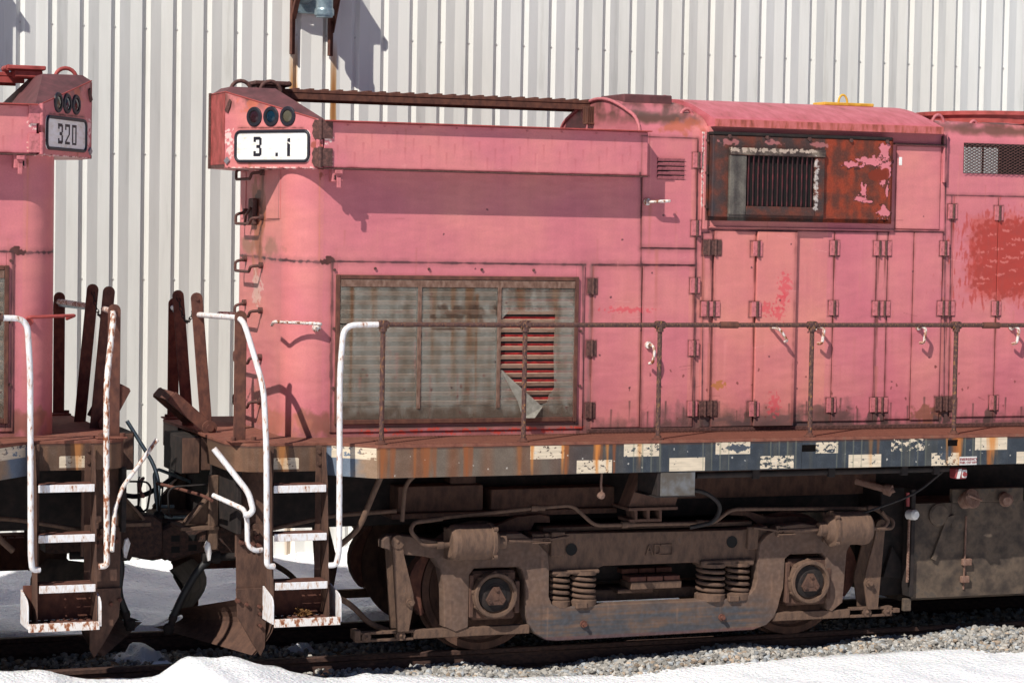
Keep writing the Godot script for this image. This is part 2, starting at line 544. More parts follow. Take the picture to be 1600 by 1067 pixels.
func side_material() -> StandardMaterial3D:
	var w := 1640
	var h := 600
	var a := gray(101, 0.005, w, h, 4)
	var b := gray(102, 0.03, w, h, 4)
	var s := gray(103, 0.05, w, 32, 3)
	var f := gray(104, 0.25, w, h, 2)
	var data := PackedByteArray()
	data.resize(w * h * 3)
	for y in h:
		var wy := SIDE_TOP - SIDE_H * y / h
		var top := clampf((wy - 4.30) / 0.12, 0.0, 1.0)
		for x in w:
			var i := y * w + x
			var wx := SIDE_U0 + SIDE_W * x / w
			var na := a[i] / 255.0 - 0.5
			var nb := b[i] / 255.0 - 0.5
			var ns := s[(y * 31 / h) * w + x] / 255.0 - 0.5
			var nf := f[i] / 255.0 - 0.5
			# pink fades to salmon in places, as old paint does
			var sal := clampf(na * 0.7 + (0.55 if wx > 3.3 and wx < 4.6 else 0.1) + (0.3 if wx < 0.12 else 0.0), 0.0, 1.0)
			var r := lerpf(198.0, 205.0, sal)
			var g := lerpf(116.0, 129.0, sal)
			var bl := lerpf(124.0, 120.0, sal)
			var k := 1.0 + ns * 0.035 + nf * 0.05 + nb * 0.04 + na * 0.06
			r *= k; g *= k * (1.0 + na * 0.06); bl *= k
			# soot and splash along the foot of the hood
			var foot := clampf((1.95 + ns * 0.12 + nb * 0.16 + (0.05 if wx > 3.0 and wx < 4.9 else -0.05) - wy) / 0.17, 0.0, 1.0) * (0.85 if wx > 2.3 else 0.45)
			if foot > 0.0:
				r = lerpf(r, 92.0 + nf * 30.0, foot); g = lerpf(g, 72.0 + nf * 26.0, foot); bl = lerpf(bl, 68.0 + nf * 24.0, foot)
			if top > 0.0:
				var q := top * clampf(0.45 + nb * 1.6 + ns * 0.8, 0.0, 0.85)
				r = lerpf(r, 96.0, q); g = lerpf(g, 66.0, q); bl = lerpf(bl, 60.0, q)
			data[i * 3] = clampi(int(r), 0, 255)
			data[i * 3 + 1] = clampi(int(g), 0, 255)
			data[i * 3 + 2] = clampi(int(bl), 0, 255)
	var im := Image.create_from_data(w, h, false, Image.FORMAT_RGB8, data)
	var p := Paint.new(im, SIDE_U0, SIDE_TOP, SIDE_W, SIDE_H)
	var soot := c8(58, 42, 46)
	var rustc := c8(122, 66, 50)
	var orange := c8(190, 110, 66)
	# torn weld across the end
	p.line(-0.90, 3.17, -0.52, 3.16, 0.024, soot, 0.98, 2.2, 22)
	p.line(-0.55, 3.16, 0.14, 3.14, 0.020, soot, 0.98, 2.2, 22)
	p.blob(-0.72, 3.26, 0.22, 0.09, c8(140, 104, 84), 0.75, 0.7, 0.05)
	p.blob(-0.40, 3.24, 0.16, 0.08, c8(146, 104, 88), 0.7, 0.7, 0.05)
	p.blob(0.13, 3.15, 0.03, 0.03, c8(70, 40, 38), 0.9, 0.8, 0.5, 20)
	# rust down the ladder
	p.blob(-0.62, 3.50, 0.11, 0.45, c8(158, 96, 70), 0.9, 0.9, 0.1, 9, 3)
	p.blob(-0.63, 3.62, 0.05, 0.10, c8(88, 52, 40), 0.9, 0.8, 0.4, 12)
	p.blob(-0.64, 3.0, 0.06, 0.20, c8(186, 130, 112), 0.6, 0.9, 0.1, 9, 3)
	p.blob(-0.62, 2.90, 0.07, 0.13, c8(214, 190, 180), 0.6, 1.3, 0.6, 16)
	p.blob(-0.58, 2.05, 0.08, 0.2, c8(150, 92, 76), 0.5, 0.9, 0.1, 9, 3)
	p.line(-0.55, 3.85, -0.60, 3.1, 0.03, c8(104, 62, 48), 0.75, 2.0, 12)
	p.line(-0.31, 3.86, -0.31, 3.47, 0.008, c8(116, 66, 66), 0.7, 0.4)
	p.line(-0.31, 3.47, -0.55, 3.46, 0.008, c8(84, 50, 50), 0.8, 0.4)
	p.line(0.085, 3.87, 0.09, 3.16, 0.007, c8(206, 128, 96), 0.8, 0.8)
	p.run(0.05, 2.15, 0.10, 0.4, c8(168, 118, 92), -0.0)
	p.blob(0.07, 1.86, 0.16, 0.14, c8(136, 88, 72), 0.7, 0.9, 0.1, 6, 4)
	p.blob(-0.3, 1.84, 0.3, 0.12, c8(176, 112, 92), 0.6, 0.9, 0.1, 6, 4)
	p.line(-0.70, 4.193, -0.05, 4.186, 0.010, c8(96, 54, 50), 0.9, 2.4, 20)
	p.blob(-0.55, 4.38, 0.12, 0.06, c8(204, 108, 78), 0.6, 1.2, 0.1, 10)
	p.blob(-0.80, 4.12, 0.05, 0.05, c8(236, 206, 200), 0.8, 1.6, 0.5, 24)
	p.blob(-0.79, 4.02, 0.03, 0.05, c8(238, 212, 206), 0.7, 1.6, 0.5, 24)
	p.blob(0.10, 4.05, 0.05, 0.18, c8(140, 74, 62), 0.8, 1.2, 0.2, 12)
	p.blob(0.19, 4.10, 0.03, 0.03, c8(232, 214, 204), 0.8, 1.5, 0.8, 24)
	p.blob(0.19, 3.93, 0.03, 0.04, c8(228, 204, 180), 0.8, 1.5, 0.8, 24)
	for k in 16:
		p.blob(-0.80 + k * 0.06, 3.876, 0.025, 0.006, c8(232, 214, 206) if k % 3 else c8(90, 50, 48), 0.8, 1.5, 0.6, 30)
	p.line(0.17, 3.884, 2.92, 3.884, 0.010, c8(120, 56, 60), 0.8, 1.6, 12)  # edge shade painted along the bottom and right end of the overhang
	p.line(2.915, 3.88, 2.915, 4.23, 0.006, c8(132, 66, 70), 0.7, 1.2, 12)
	for k in 40:
		p.run(0.2 + k * 0.069, 3.98 + 0.2 * fmod(k * 0.37, 1.0), 0.012, 0.12, c8(172, 86, 90), 0.3)
	# frame of the grille opening
	p.blob(0.175, 3.16, 0.045, 0.03, c8(72, 42, 38), 0.95, 0.5, 0.6, 20)
	p.line(0.20, 3.15, 2.36, 3.145, 0.018, soot, 0.85, 1.2, 14)
	p.line(0.20, 3.15, 0.205, 1.80, 0.028, c8(82, 54, 54), 0.9, 1.1, 10)
	p.line(2.34, 3.14, 2.37, 1.80, 0.022, c8(90, 62, 62), 0.8, 1.1, 10)
	p.line(0.25, 1.84, 2.3, 1.84, 0.05, c8(112, 88, 78), 0.9, 0.8, 8)
	for k in 14:
		p.blob(0.5 + 0.14 * k, 1.80 + 0.012 * sin(k * 2.1), 0.05, 0.016, c8(206, 74, 62), 0.8, 1.4, 0.6, 26)
	p.line(2.42, 3.14, 2.41, 1.81, 0.045, c8(124, 94, 90), 0.75, 1.0, 7)
	# dust and rust on the wire screen of the grille, darker towards the top
	for y in range(int((SIDE_TOP - 3.03) / SIDE_H * h), int((SIDE_TOP - 1.88) / SIDE_H * h)):
		var gy := SIDE_TOP - SIDE_H * y / h
		for x in range(int((0.25 - SIDE_U0) / SIDE_W * w), int((2.30 - SIDE_U0) / SIDE_W * w)):
			var gx := SIDE_U0 + SIDE_W * x / w
			var nb := b[y * w + x] / 255.0 - 0.5
			var na := f[y * w + x] / 255.0 - 0.5
			var st := s[((y * 31) / h) * w + x] / 255.0 - 0.5
			var c := c8(166, 163, 154).lerp(c8(126, 112, 96), clampf(0.25 + nb * 0.9 + st * 0.9, 0.0, 1.0))
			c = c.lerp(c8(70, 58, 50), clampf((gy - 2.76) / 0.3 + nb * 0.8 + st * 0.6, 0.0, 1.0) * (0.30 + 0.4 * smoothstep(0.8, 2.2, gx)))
			c = c.lerp(c8(92, 76, 64), clampf((2.04 - gy) / 0.12 + nb * 1.5, 0.0, 1.0) * 0.7)
			im.set_pixel(x, y, c.lightened(clampf(na * 0.15, 0.0, 1.0)).darkened(clampf(-na * 0.3, 0.0, 1.0)))
	for q in [[0.37, 3.0, 0.025, 1.0, 0.7], [0.55, 3.0, 0.05, 0.6, 0.4], [1.05, 3.0, 0.04, 0.8, 0.4], [1.22, 3.0, 0.03, 1.1, 0.6], [1.36, 3.0, 0.05, 1.0, 0.7], [1.42, 2.9, 0.02, 1.1, 0.6], [1.8, 3.0, 0.06, 0.5, 0.5], [2.1, 3.0, 0.05, 0.6, 0.5]]:
		p.run(q[0], q[1], q[2], q[3], c8(128, 80, 46), q[4])
	p.blob(1.35, 2.75, 0.28, 0.07, c8(86, 60, 46), 0.7, 1.1, 0.1, 8)
	p.blob(1.18, 2.62, 0.15, 0.008, c8(40, 26, 24), 0.9, 0.8, 0.6, 14)
	# dirt caught along door seams
	for q in [[2.42, 3.145, 3.35, 3.15, 0.022], [2.865, 3.15, 2.885, 1.80, 0.014], [2.85, 3.285, 3.36, 3.29, 0.02], [2.845, 3.9, 2.86, 3.14, 0.018], [3.355, 4.2, 3.375, 1.8, 0.016], [3.40, 3.42, 3.50, 3.43, 0.02], [2.85, 4.205, 3.35, 4.205, 0.012], [3.515, 3.44, 3.53, 1.80, 0.020], [3.42, 3.4, 3.45, 1.8, 0.012], [5.25, 3.465, 5.74, 3.468, 0.018], [5.735, 4.3, 5.79, 1.8, 0.016], [5.76, 3.785, 6.9, 3.79, 0.014], [5.81, 3.78, 5.83, 1.8, 0.012], [5.08, 3.45, 5.09, 1.8, 0.01], [5.185, 3.45, 5.195, 1.8, 0.01], [3.47, 3.45, 5.2, 3.455, 0.012]]:
		p.line(q[0], q[1], q[2], q[3], q[4], c8(70, 42, 46), 0.95, 1.0, 10)
	for q in [[3.0, 3.28, 0.9], [2.87, 2.6, 1.0], [3.43, 3.3, 1.2], [3.5, 2.5, 0.9], [5.1, 2.3, 0.8], [5.75, 2.9, 0.9], [2.93, 3.66, 0.5]]:
		p.run(q[0], q[1], 0.022, q[2], c8(176, 104, 92), 0.55)
	for k in 26:
		p.run(2.45 + 0.165 * k, 1.98 + 0.05 * sin(k * 3.7), 0.012, 0.2, c8(84, 62, 58), 0.7)
	# soot below hinges at the foot of the doors
	for q in [3.49, 3.91, 4.66, 5.08, 5.19, 5.72, 5.81, 6.25]:
		p.blob(q, 1.87, 0.07, 0.09, c8(80, 64, 60), 0.85, 0.7, 0.2, 10, 6)
	p.blob(4.05, 1.83, 0.55, 0.07, c8(76, 64, 66), 0.8, 0.9, 0.1, 5, 12)
	p.blob(4.6, 1.9, 0.3, 0.08, c8(92, 70, 66), 0.7, 0.9, 0.1, 5, 12)
	p.blob(5.6, 1.88, 0.14, 0.09, c8(134, 86, 68), 0.8, 0.9, 0.2, 8, 8)
	for q in [[2.432, 2.868, 1.805, 3.136, 1.5], [2.876, 3.352, 1.80, 3.138, -1.0], [2.855, 3.352, 3.292, 4.198, 1.0], [3.526, 3.908, 1.80, 3.438, 2.5], [3.914, 4.288, 1.80, 3.438, 3.0], [4.300, 4.660, 1.83, 3.452, 1.0], [4.666, 5.072, 1.83, 3.452, -1.5], [5.188, 5.438, 1.84, 3.462, -2.5], [5.444, 5.728, 1.83, 3.462, -0.5], [5.838, 6.282, 1.85, 3.775, 1.5], [6.288, 6.735, 1.85, 3.775, -1.5], [5.25, 5.69, 3.485, 4.195, 0.5]]:
		p.tint(q[0], q[1], q[2], q[3], c8(216, 134, 118) if q[4] > 0 else c8(196, 96, 116), absf(q[4]) * 0.09)
		# dirt gathers along the door edges
		for e in [q[0], q[1]]:
			p.line(e, q[3], e, q[2], 0.012, c8(128, 72, 70), 0.5, 2.2, 9)
	# dark outline drawn around each hinge
	for q in [[3.352, 4.022, 0.047], [3.352, 3.458, 0.047], [2.422, 2.969, 0.047], [2.422, 2.46, 0.047], [2.422, 1.949, 0.047], [3.352, 2.981, 0.047], [3.352, 2.458, 0.047], [3.352, 1.952, 0.047], [3.50, 3.30, 0.088], [3.496, 2.787, 0.088], [3.492, 1.953, 0.088], [3.911, 3.295, 0.047], [3.911, 2.786, 0.047], [3.911, 1.945, 0.047], [4.664, 3.31, 0.047], [4.664, 2.798, 0.047], [4.664, 1.967, 0.047], [5.13, 3.313, 0.088], [5.13, 2.796, 0.088], [5.13, 1.965, 0.088], [5.745, 3.321, 0.047], [5.775, 2.80, 0.088], [5.775, 1.968, 0.088], [5.818, 3.642, 0.047], [6.285, 3.637, 0.047], [6.285, 2.80, 0.047], [6.285, 1.97, 0.047]]:
		var w2: float = q[2]
		for e in [[-w2, -0.066, -w2, 0.066], [w2, -0.066, w2, 0.066], [-w2, -0.067, w2, -0.067], [-w2, 0.066, w2, 0.066]]:
			p.line(q[0] + e[0], q[1] + e[1], q[0] + e[2], q[1] + e[3], 0.0075, c8(74, 44, 46), 0.95, 0.8, 20)
	var rr := RandomNumberGenerator.new()
	rr.seed = 77
	for k in 90:
		var hx := rr.randf_range(0.15, 6.8)
		p.run(hx, rr.randf_range(2.2, 4.2), rr.randf_range(0.006, 0.02), rr.randf_range(0.1, 0.6), c8(168, 96, 84).lerp(c8(226, 150, 150), rr.randf()), rr.randf_range(0.12, 0.4))
	for k in 70:
		var hx := rr.randf_range(0.15, 6.8)
		var hy := rr.randf_range(1.9, 4.15)
		p.line(hx, hy, hx + rr.randf_range(-0.16, 0.16), hy + rr.randf_range(-0.03, 0.03), 0.004, c8(232, 160, 162) if k % 3 else c8(120, 64, 66), rr.randf_range(0.25, 0.6), 1.6, 30)
	for k in 60:
		p.blob(rr.randf_range(0.15, 6.8), rr.randf_range(1.85, 2.3), 0.008, 0.012, c8(110, 58, 54), 0.7, 1.4, 0.6, 40)
	for q in [[3.35, 3.96], [3.35, 3.40], [2.42, 2.9], [2.42, 2.39], [3.345, 2.92], [3.34, 2.39], [3.50, 3.23], [3.5, 2.72], [3.91, 3.23], [3.91, 2.72], [4.664, 3.24], [4.664, 2.73], [5.1, 3.24], [5.16, 3.24], [5.1, 2.73], [5.74, 3.25], [5.79, 2.73], [6.285, 3.57], [6.285, 2.73], [5.82, 3.57]]:
		p.run(q[0], q[1], 0.016, 0.28, c8(112, 62, 56), 0.75)
	# rubbed marks
	for q in [[4.20, 2.98, 0.05, 0.10], [4.17, 2.86, 0.05, 0.05], [4.03, 2.80, 0.06, 0.05], [4.14, 2.76, 0.05, 0.05], [4.12, 1.98, 0.05, 0.09], [2.75, 2.78, 0.2, 0.02]]:
		p.blob(q[0], q[1], q[2], q[3], c8(208, 74, 84), 0.6, 1.6, 0.3, 22)
	p.blob(3.60, 2.15, 0.07, 0.035, c8(176, 112, 60), 0.8, 1.2, 0.2, 20)
	for k in 30:
		p.blob(0.3 + fmod(k * 1.377, 5.6), 2.1 + fmod(k * 0.731, 1.7), 0.008, 0.008, c8(74, 44, 50), 0.8, 0.8, 0.6, 40)
	# red patch where lettering was painted over
	p.blob(6.64, 3.25, 0.70, 0.40, c8(186, 88, 82), 0.8, 0.16, 0.35, 7, 0.0, 8.0)
	p.blob(6.64, 3.25, 0.63, 0.35, c8(156, 58, 50), 0.8, 0.28, 0.5, 14, 0.0, 6.0)
	p.blob(6.64, 3.25, 0.60, 0.33, c8(170, 62, 54), 0.6, 1.2, 0.2, 18, 5.0, 6.0)
	for k in 34:
		p.blob(6.12 + fmod(k * 0.377, 0.9), 3.02 + fmod(k * 0.231, 0.5), 0.04, 0.012, c8(216, 136, 130), 0.55, 1.8, 0.2, 26)
	# roof grime on the shoulders
	p.blob(2.98, 4.37, 0.42, 0.07, c8(92, 66, 56), 0.9, 0.5, 0.03, 5)
	p.blob(3.2, 4.30, 0.22, 0.07, c8(168, 92, 66), 0.7, 0.9, 0.05, 8)
	p.blob(6.4, 4.36, 1.0, 0.06, c8(104, 72, 62), 0.85, 0.5, 0.03, 5)
	# white flaking along the rain strip
	for k in 14:
		p.blob(3.405, 4.25 - k * 0.045, 0.008, 0.022, c8(226, 218, 212), 0.85, 1.4, 0.7, 40)
	# rust panel (its face stands at z = 0.965)
	for y in range(int((SIDE_TOP - 4.26) / SIDE_H * h), int((SIDE_TOP - 3.52) / SIDE_H * h)):
		for x in range(int((3.44 - SIDE_U0) / SIDE_W * w), int((5.215 - SIDE_U0) / SIDE_W * w)):
			var wx := SIDE_U0 + SIDE_W * x / w
			var nb := b[y * w + x] / 255.0 - 0.5
			var na := f[y * w + x] / 255.0 - 0.5
			var st := s[((y * 31) / h) * w + x] / 255.0 - 0.5
			var c := c8(140, 56, 34).lerp(c8(90, 48, 38), clampf(0.35 + nb * 2.0 + st * 1.2, 0.0, 1.0))
			if wx < 4.55:
				c = c.lerp(c8(64, 50, 48), clampf(0.75 + nb, 0.0, 1.0))
			if wx > 3.64 and wx < 3.81 and y > int((SIDE_TOP - 4.07) / SIDE_H * h):
				c = c8(106, 100, 92).lerp(c8(66, 60, 58), clampf(0.5 + st * 1.5 + nb, 0.0, 1.0))
			elif wx > 3.64 and wx < 4.56 and y < int((SIDE_TOP - 4.07) / SIDE_H * h) and y > int((SIDE_TOP - 4.14) / SIDE_H * h):
				c = c8(120, 106, 94).lerp(c8(62, 50, 47), clampf(0.5 + nb * 3.0, 0.0, 1.0))
			im.set_pixel(x, y, c.lightened(clampf(na * 0.12, 0.0, 1.0)).darkened(clampf(-na * 0.25, 0.0, 1.0)))
	p.line(3.5, 3.55, 3.5, 4.2, 0.05, c8(50, 48, 54), 0.7, 1.2, 8)
	var pk := c8(212, 128, 138)
	for q in [[5.13, 4.00, 0.06, 0.15], [4.99, 4.06, 0.13, 0.035], [4.82, 4.02, 0.09, 0.025], [5.13, 4.14, 0.05, 0.07], [4.93, 3.80, 0.028, 0.07], [4.90, 3.73, 0.05, 0.03], [4.99, 3.71, 0.05, 0.012], [5.13, 3.62, 0.06, 0.05], [5.16, 3.80, 0.012, 0.06]]:
		p.flake(q[0], q[1], q[2], q[3], pk.lerp(c8(200, 106, 112), 0.25), 0.9, 16)
	for k in 5:
		p.blob(5.02 + 0.03 * k, 3.94 + 0.012 * sin(k * 2.0), 0.045, 0.05, c8(120, 44, 26), 0.9, 0.4, 0.7, 14)
	for q in [[3.64, 4.18], [4.05, 4.19], [4.50, 4.18]]:
		p.blob(q[0], q[1], 0.09, 0.022, c8(168, 104, 104), 0.85, 1.1, 0.5, 14)
	for k in 9:
		p.blob(3.7 + 0.09 * k, 4.12, 0.04, 0.018, c8(196, 176, 160), 0.8, 1.3, 0.7, 24)
		p.blob(4.47, 4.05 - 0.05 * k, 0.02, 0.03, c8(186, 178, 174), 0.8, 1.6, 0.7, 24)
	var m := StandardMaterial3D.new()
	m.albedo_texture = ImageTexture.create_from_image(im)
	m.roughness = 0.5
	m.heightmap_enabled = true
	m.heightmap_texture = noise_tex(201, 0.022, [], 512, 3)
	m.heightmap_scale = 0.7
	m.metallic_specular = 0.4
	m.texture_repeat = false
	return m


func frame_material() -> StandardMaterial3D:
	var w := 736
	var h := 160
	var b := gray(131, 0.02, w, h, 4)
	var f := gray(132, 0.12, w, h, 3)
	var st := gray(133, 0.06, 64, h * 2, 4)
	var im := Image.create(w, h, false, Image.FORMAT_RGB8)
	for y in h:
		var wy := 1.06 - 1.0 * y / h
		for x in w:
			var wx := 0.5 + 4.6 * x / w
			var nb := b[y * w + x] / 255.0 - 0.5
			var nf := f[y * w + x] / 255.0 - 0.5
			var ns := st[(y * 2) * 64 + (x * 63 / w)] / 255.0 - 0.5
			var c := c8(104, 81, 68).lerp(c8(86, 68, 60), clampf(0.4 + nb * 1.4, 0.0, 1.0))
			# older dark paint rubbed through along the low bar
			var low := clampf((0.42 - wy) / 0.12, 0.0, 1.0) * clampf((wx - 1.75) / 0.2, 0.0, 1.0) * clampf((4.1 - wx) / 0.3, 0.0, 1.0)
			low *= clampf(0.62 + ns * 1.5 + nb * 0.9 + nf * 0.5 - absf(wx - 2.6) * 0.16, 0.0, 0.85)
			c = c.lerp(c8(60, 64, 72), low)
			if wy < 0.13:
				c = c.lerp(c8(92, 56, 58), 0.5)
			var dust := clampf((wy - 0.86) * 4.0 + nf, 0.0, 1.0) * 0.4
			c = c.lerp(c8(72, 56, 50), dust)
			im.set_pixel(x, y, c.lightened(clampf(nf * 0.14, 0.0, 1.0)).darkened(clampf(-nf * 0.22, 0.0, 1.0)))
	var p := Paint.new(im, 0.5, 1.06, 4.6, 1.0)
	var rr := RandomNumberGenerator.new()
	rr.seed = 5
	for k in 70:
		var hx := rr.randf_range(0.6, 5.0)
		p.run(hx, rr.randf_range(0.3, 0.95), rr.randf_range(0.008, 0.02), rr.randf_range(0.1, 0.4), c8(70, 54, 48) if k % 2 else c8(136, 104, 84), rr.randf_range(0.15, 0.45))
	var m := StandardMaterial3D.new()
	m.albedo_texture = ImageTexture.create_from_image(im)
	m.roughness = 0.88
	m.texture_repeat = false
	return m


func sill_material() -> StandardMaterial3D:
	var w := 2048
	var h := 125
	var s := gray(111, 0.035, w, 16, 3)
	var s2 := gray(112, 0.012, w, 16, 2)
	var b := gray(113, 0.03, w, h, 4)
	var f := gray(114, 0.3, w, h, 2)
	var im := Image.create(w, h, false, Image.FORMAT_RGB8)
	for y in h:
		var wy := SILL_TOP - SILL_H * y / h
		for x in w:
			var wx := SILL_U0 + SILL_W * x / w
			var i := y * w + x
			var st := s[(y * 7 / h) * w + x] / 255.0 - 0.5
			var sw := s2[(y * 3 / h) * w + x] / 255.0 - 0.5
			var nb := b[i] / 255.0 - 0.5
			var nf := f[i] / 255.0 - 0.5
			var grey := c8(104, 92, 82).lerp(c8(112, 74, 54), clampf(0.3 + sw * 2.0, 0.0, 1.0))
			var navy := c8(54, 60, 68).lerp(c8(84, 82, 74), clampf(st * 1.3, 0.0, 0.7))
			var c := grey.lerp(navy, clampf((wx - 1.6) / 1.0 + sw * 0.6, 0.0, 1.0) * (1.0 if wx > 0.4 else 0.0))
			if wx < 0.05:
				c = c8(92, 72, 60).lerp(c8(112, 82, 64), clampf(0.5 + st * 2.0, 0.0, 1.0))
			elif wx < 0.37:
				c = c8(104, 116, 132).lerp(c8(138, 114, 94), clampf((wx - 0.2) / 0.1 + nb, 0.0, 1.0))
			c = c.lightened(clampf(nf * 0.1 + nb * 0.12, 0.0, 1.0)).darkened(clampf(-nf * 0.14 - nb * 0.14, 0.0, 1.0))
			if wy < 1.507:
				c = c8(104, 105, 108).lerp(c8(86, 80, 74), clampf(0.5 + nb * 2.0 + st, 0.0, 1.0))
			if wy > 1.725:
				c = c.lerp(c8(70, 48, 44), 0.55)
			im.set_pixel(x, y, c)
	var p := Paint.new(im, SILL_U0, SILL_TOP, SILL_W, SILL_H)
	var o := c8(158, 92, 48)
	for q in [[0.40, 0.05, 0.8], [0.48, 0.03, 0.7], [0.66, 0.02, 0.6], [0.75, 0.06, 0.8], [0.82, 0.03, 0.6], [1.08, 0.04, 0.9], [1.12, 0.025, 0.7], [1.52, 0.03, 0.5], [1.92, 0.03, 0.8], [2.19, 0.05, 0.7], [2.33, 0.02, 0.8], [5.47, 0.07, 0.8], [5.8, 0.05, 0.8], [4.72, 0.02, 0.5]]:
		p.run(q[0], 1.75, q[1], 0.6, o.lerp(c8(120, 66, 44), fmod(q[0] * 3.3, 1.0)), q[2])
	var cream := c8(224, 208, 184)
	for q in [[1.616, 1.899, 1.633, 1.734, 0.25], [2.014, 2.313, 1.513, 1.611, 0.25], [2.419, 2.723, 1.638, 1.741, 0.30], [2.819, 3.128, 1.512, 1.614, 0.0], [3.225, 3.533, 1.639, 1.745, 0.22], [3.632, 3.933, 1.516, 1.616, 0.5], [4.14, 4.344, 1.634, 1.722, 0.45], [4.447, 4.751, 1.507, 1.611, 0.12], [4.847, 5.162, 1.636, 1.739, 0.75], [5.237, 5.50, 1.501, 1.613, 0.35], [5.655, 5.967, 1.632, 1.741, 0.05], [6.069, 6.40, 1.507, 1.609, 0.1], [6.5, 6.8, 1.635, 1.74, 0.2], [6.9, 7.2, 1.507, 1.61, 0.3], [0.085, 0.35, 1.648, 1.735, 0.34], [-0.40, -0.17, 1.56, 1.645, 0.2]]:
		p.stripe(q[0], q[1], q[2], q[3], cream, q[4])
	p.blob(3.43, 1.69, 0.10, 0.03, c8(58, 66, 78), 0.9, 0.9, 0.9, 16)
	p.blob(5.37, 1.60, 0.05, 0.04, c8(58, 66, 78), 0.9, 0.9, 0.9, 16)
	for q in [[1.63, 0.02, 0.8], [1.89, 0.02, 0.9], [2.18, 0.035, 0.9], [2.27, 0.02, 0.7], [2.55, 0.03, 0.5], [5.82, 0.06, 0.8], [5.38, 0.02, 0.6], [5.5, 0.04, 0.6], [4.65, 0.03, 0.4], [-0.3, 0.06, 0.6]]:
		p.run(q[0], 1.74, q[1], 0.32, c8(196, 124, 62), q[2])
	for k in 34:
		var x := 0.5 + fmod(k * 0.917, 5.9)
		p.blob(x, 1.53 + fmod(k * 0.0371, 0.17), 0.004 + 0.004 * fmod(k * 0.37, 1.0), 0.007, c8(196, 192, 184), 0.8, 1.4, 0.8, 40)
	for k in 26:
		p.run(2.5 + fmod(k * 0.611, 4.2), 1.735, 0.010, 0.6, c8(126, 126, 108), 0.5)
	var m := StandardMaterial3D.new()
	m.albedo_texture = ImageTexture.create_from_image(im)
	m.roughness = 0.7
	m.metallic_specular = 0.35
	m.texture_repeat = false
	return m


func wall_stain_material() -> StandardMaterial3D:
	var w := 366
	var h := 950
	var b := gray(121, 0.02, w, h, 4)
	var s := gray(122, 0.08, w, 8, 3)
	var im := Image.create(w, h, false, Image.FORMAT_RGB8)
	for y in h:
		var wy := 9.0 - 9.5 * y / h
		for x in w:
			var wx := 0.744 + 1.8288 * x / w
			var nb := b[y * w + x] / 255.0 - 0.5
			var c := c8(224, 224, 220).lightened(nb * 0.05)
			for q in [[1.325, 0.045], [1.735, 0.034]]:
				var d: float = absf(wx - q[0]) / q[1]
				var e := clampf((1.15 - d) * 2.5 + nb * 1.2 + (s[x] / 255.0 - 0.5) * 0.8, 0.0, 1.0) * clampf((5.8 - wy) * 2.0, 0.0, 1.0) * clampf(0.55 + (wy - 3.9) * 0.25, 0.25, 0.85)
				c = c.lerp(c8(186, 124, 62), e)
				c = c.lerp(c8(140, 82, 40), e * clampf(0.6 - d, 0.0, 1.0))
			im.set_pixel(x, y, c)
	var m := StandardMaterial3D.new()
	m.albedo_texture = ImageTexture.create_from_image(im)
	m.roughness = 0.45
	m.texture_repeat = false
	return m


# ------------------------------------------------------------------ setting
func structure(o: Node3D, kind := "structure") -> void:
	o.set_meta("kind", kind)


func edge_height(x: float) -> float:
	# crest of the snow bank along the near side of the track
	var t := [[-8.0, 0.10], [-2.43, 0.14], [-2.15, 0.13], [-1.91, 0.055], [-1.48, 0.01], [-1.26, 0.02], [-1.10, 0.13], [-1.03, 0.165], [-0.85, 0.135], [-0.69, 0.145], [-0.5, 0.085], [-0.39, 0.054], [0.02, -0.05], [0.20, -0.055], [0.33, -0.03], [0.75, -0.065], [1.61, -0.13], [2.5, -0.165], [3.1, -0.14], [3.6, -0.11], [4.5, -0.085], [5.4, -0.095], [6.4, -0.125], [12.0, -0.10], [20.0, 0.0]]
	for i in t.size() - 1:
		if x < t[i + 1][0]:
			var u := clampf((x - t[i][0]) / (t[i + 1][0] - t[i][0]), 0.0, 1.0)
			u = lerpf(u, u * u * (3.0 - 2.0 * u), 0.5)
			return lerpf(t[i][1], t[i + 1][1], u)
	return 0.0


# a height field as one smooth sheet
func sheet(g: Geo, xs: Array, zs: Array, fn: Callable) -> void:
	var hh := []
	for x in xs:
		var col := []
		for z in zs:
			col.append(fn.call(x, z))
		hh.append(col)
	var nrm := func(i: int, j: int) -> Vector3:
		var i0 := maxi(i - 1, 0)
		var i1 := mini(i + 1, xs.size() - 1)
		var j0 := maxi(j - 1, 0)
		var j1 := mini(j + 1, zs.size() - 1)
		return Vector3(-(hh[i1][j] - hh[i0][j]) / (xs[i1] - xs[i0]), 1.0, -(hh[i][j1] - hh[i][j0]) / (zs[j1] - zs[j0])).normalized()
	for i in xs.size() - 1:
		for j in zs.size() - 1:
			var a := Vector3(xs[i], hh[i][j], zs[j])
			var b := Vector3(xs[i], hh[i][j + 1], zs[j + 1])
			var c := Vector3(xs[i + 1], hh[i + 1][j + 1], zs[j + 1])
			var d := Vector3(xs[i + 1], hh[i + 1][j], zs[j])
			var na: Vector3 = nrm.call(i, j)
			var nb: Vector3 = nrm.call(i, j + 1)
			var nc: Vector3 = nrm.call(i + 1, j + 1)
			var nd: Vector3 = nrm.call(i + 1, j)
			tri(g, a, b, c, na, nb, nc)
			tri(g, a, c, d, na, nc, nd)


func spread(a: float, b: float, n: int) -> Array:
	var o := []
	for i in n + 1:
		o.append(lerpf(a, b, float(i) / n))
	return o


func ballast_height(x: float, z: float) -> float:
	var az := absf(z)
	var y := -0.16
	if az > 0.8:
		y = -0.135 + 0.065 * smoothstep(2.6, 5.5, x)
		if z > 0.0:
			y += 0.03 * sin(x * 2.3) + 0.02 * sin(x * 5.1 + 1.0)
		y -= maxf(0.0, az - 1.25) * 0.35
	return y


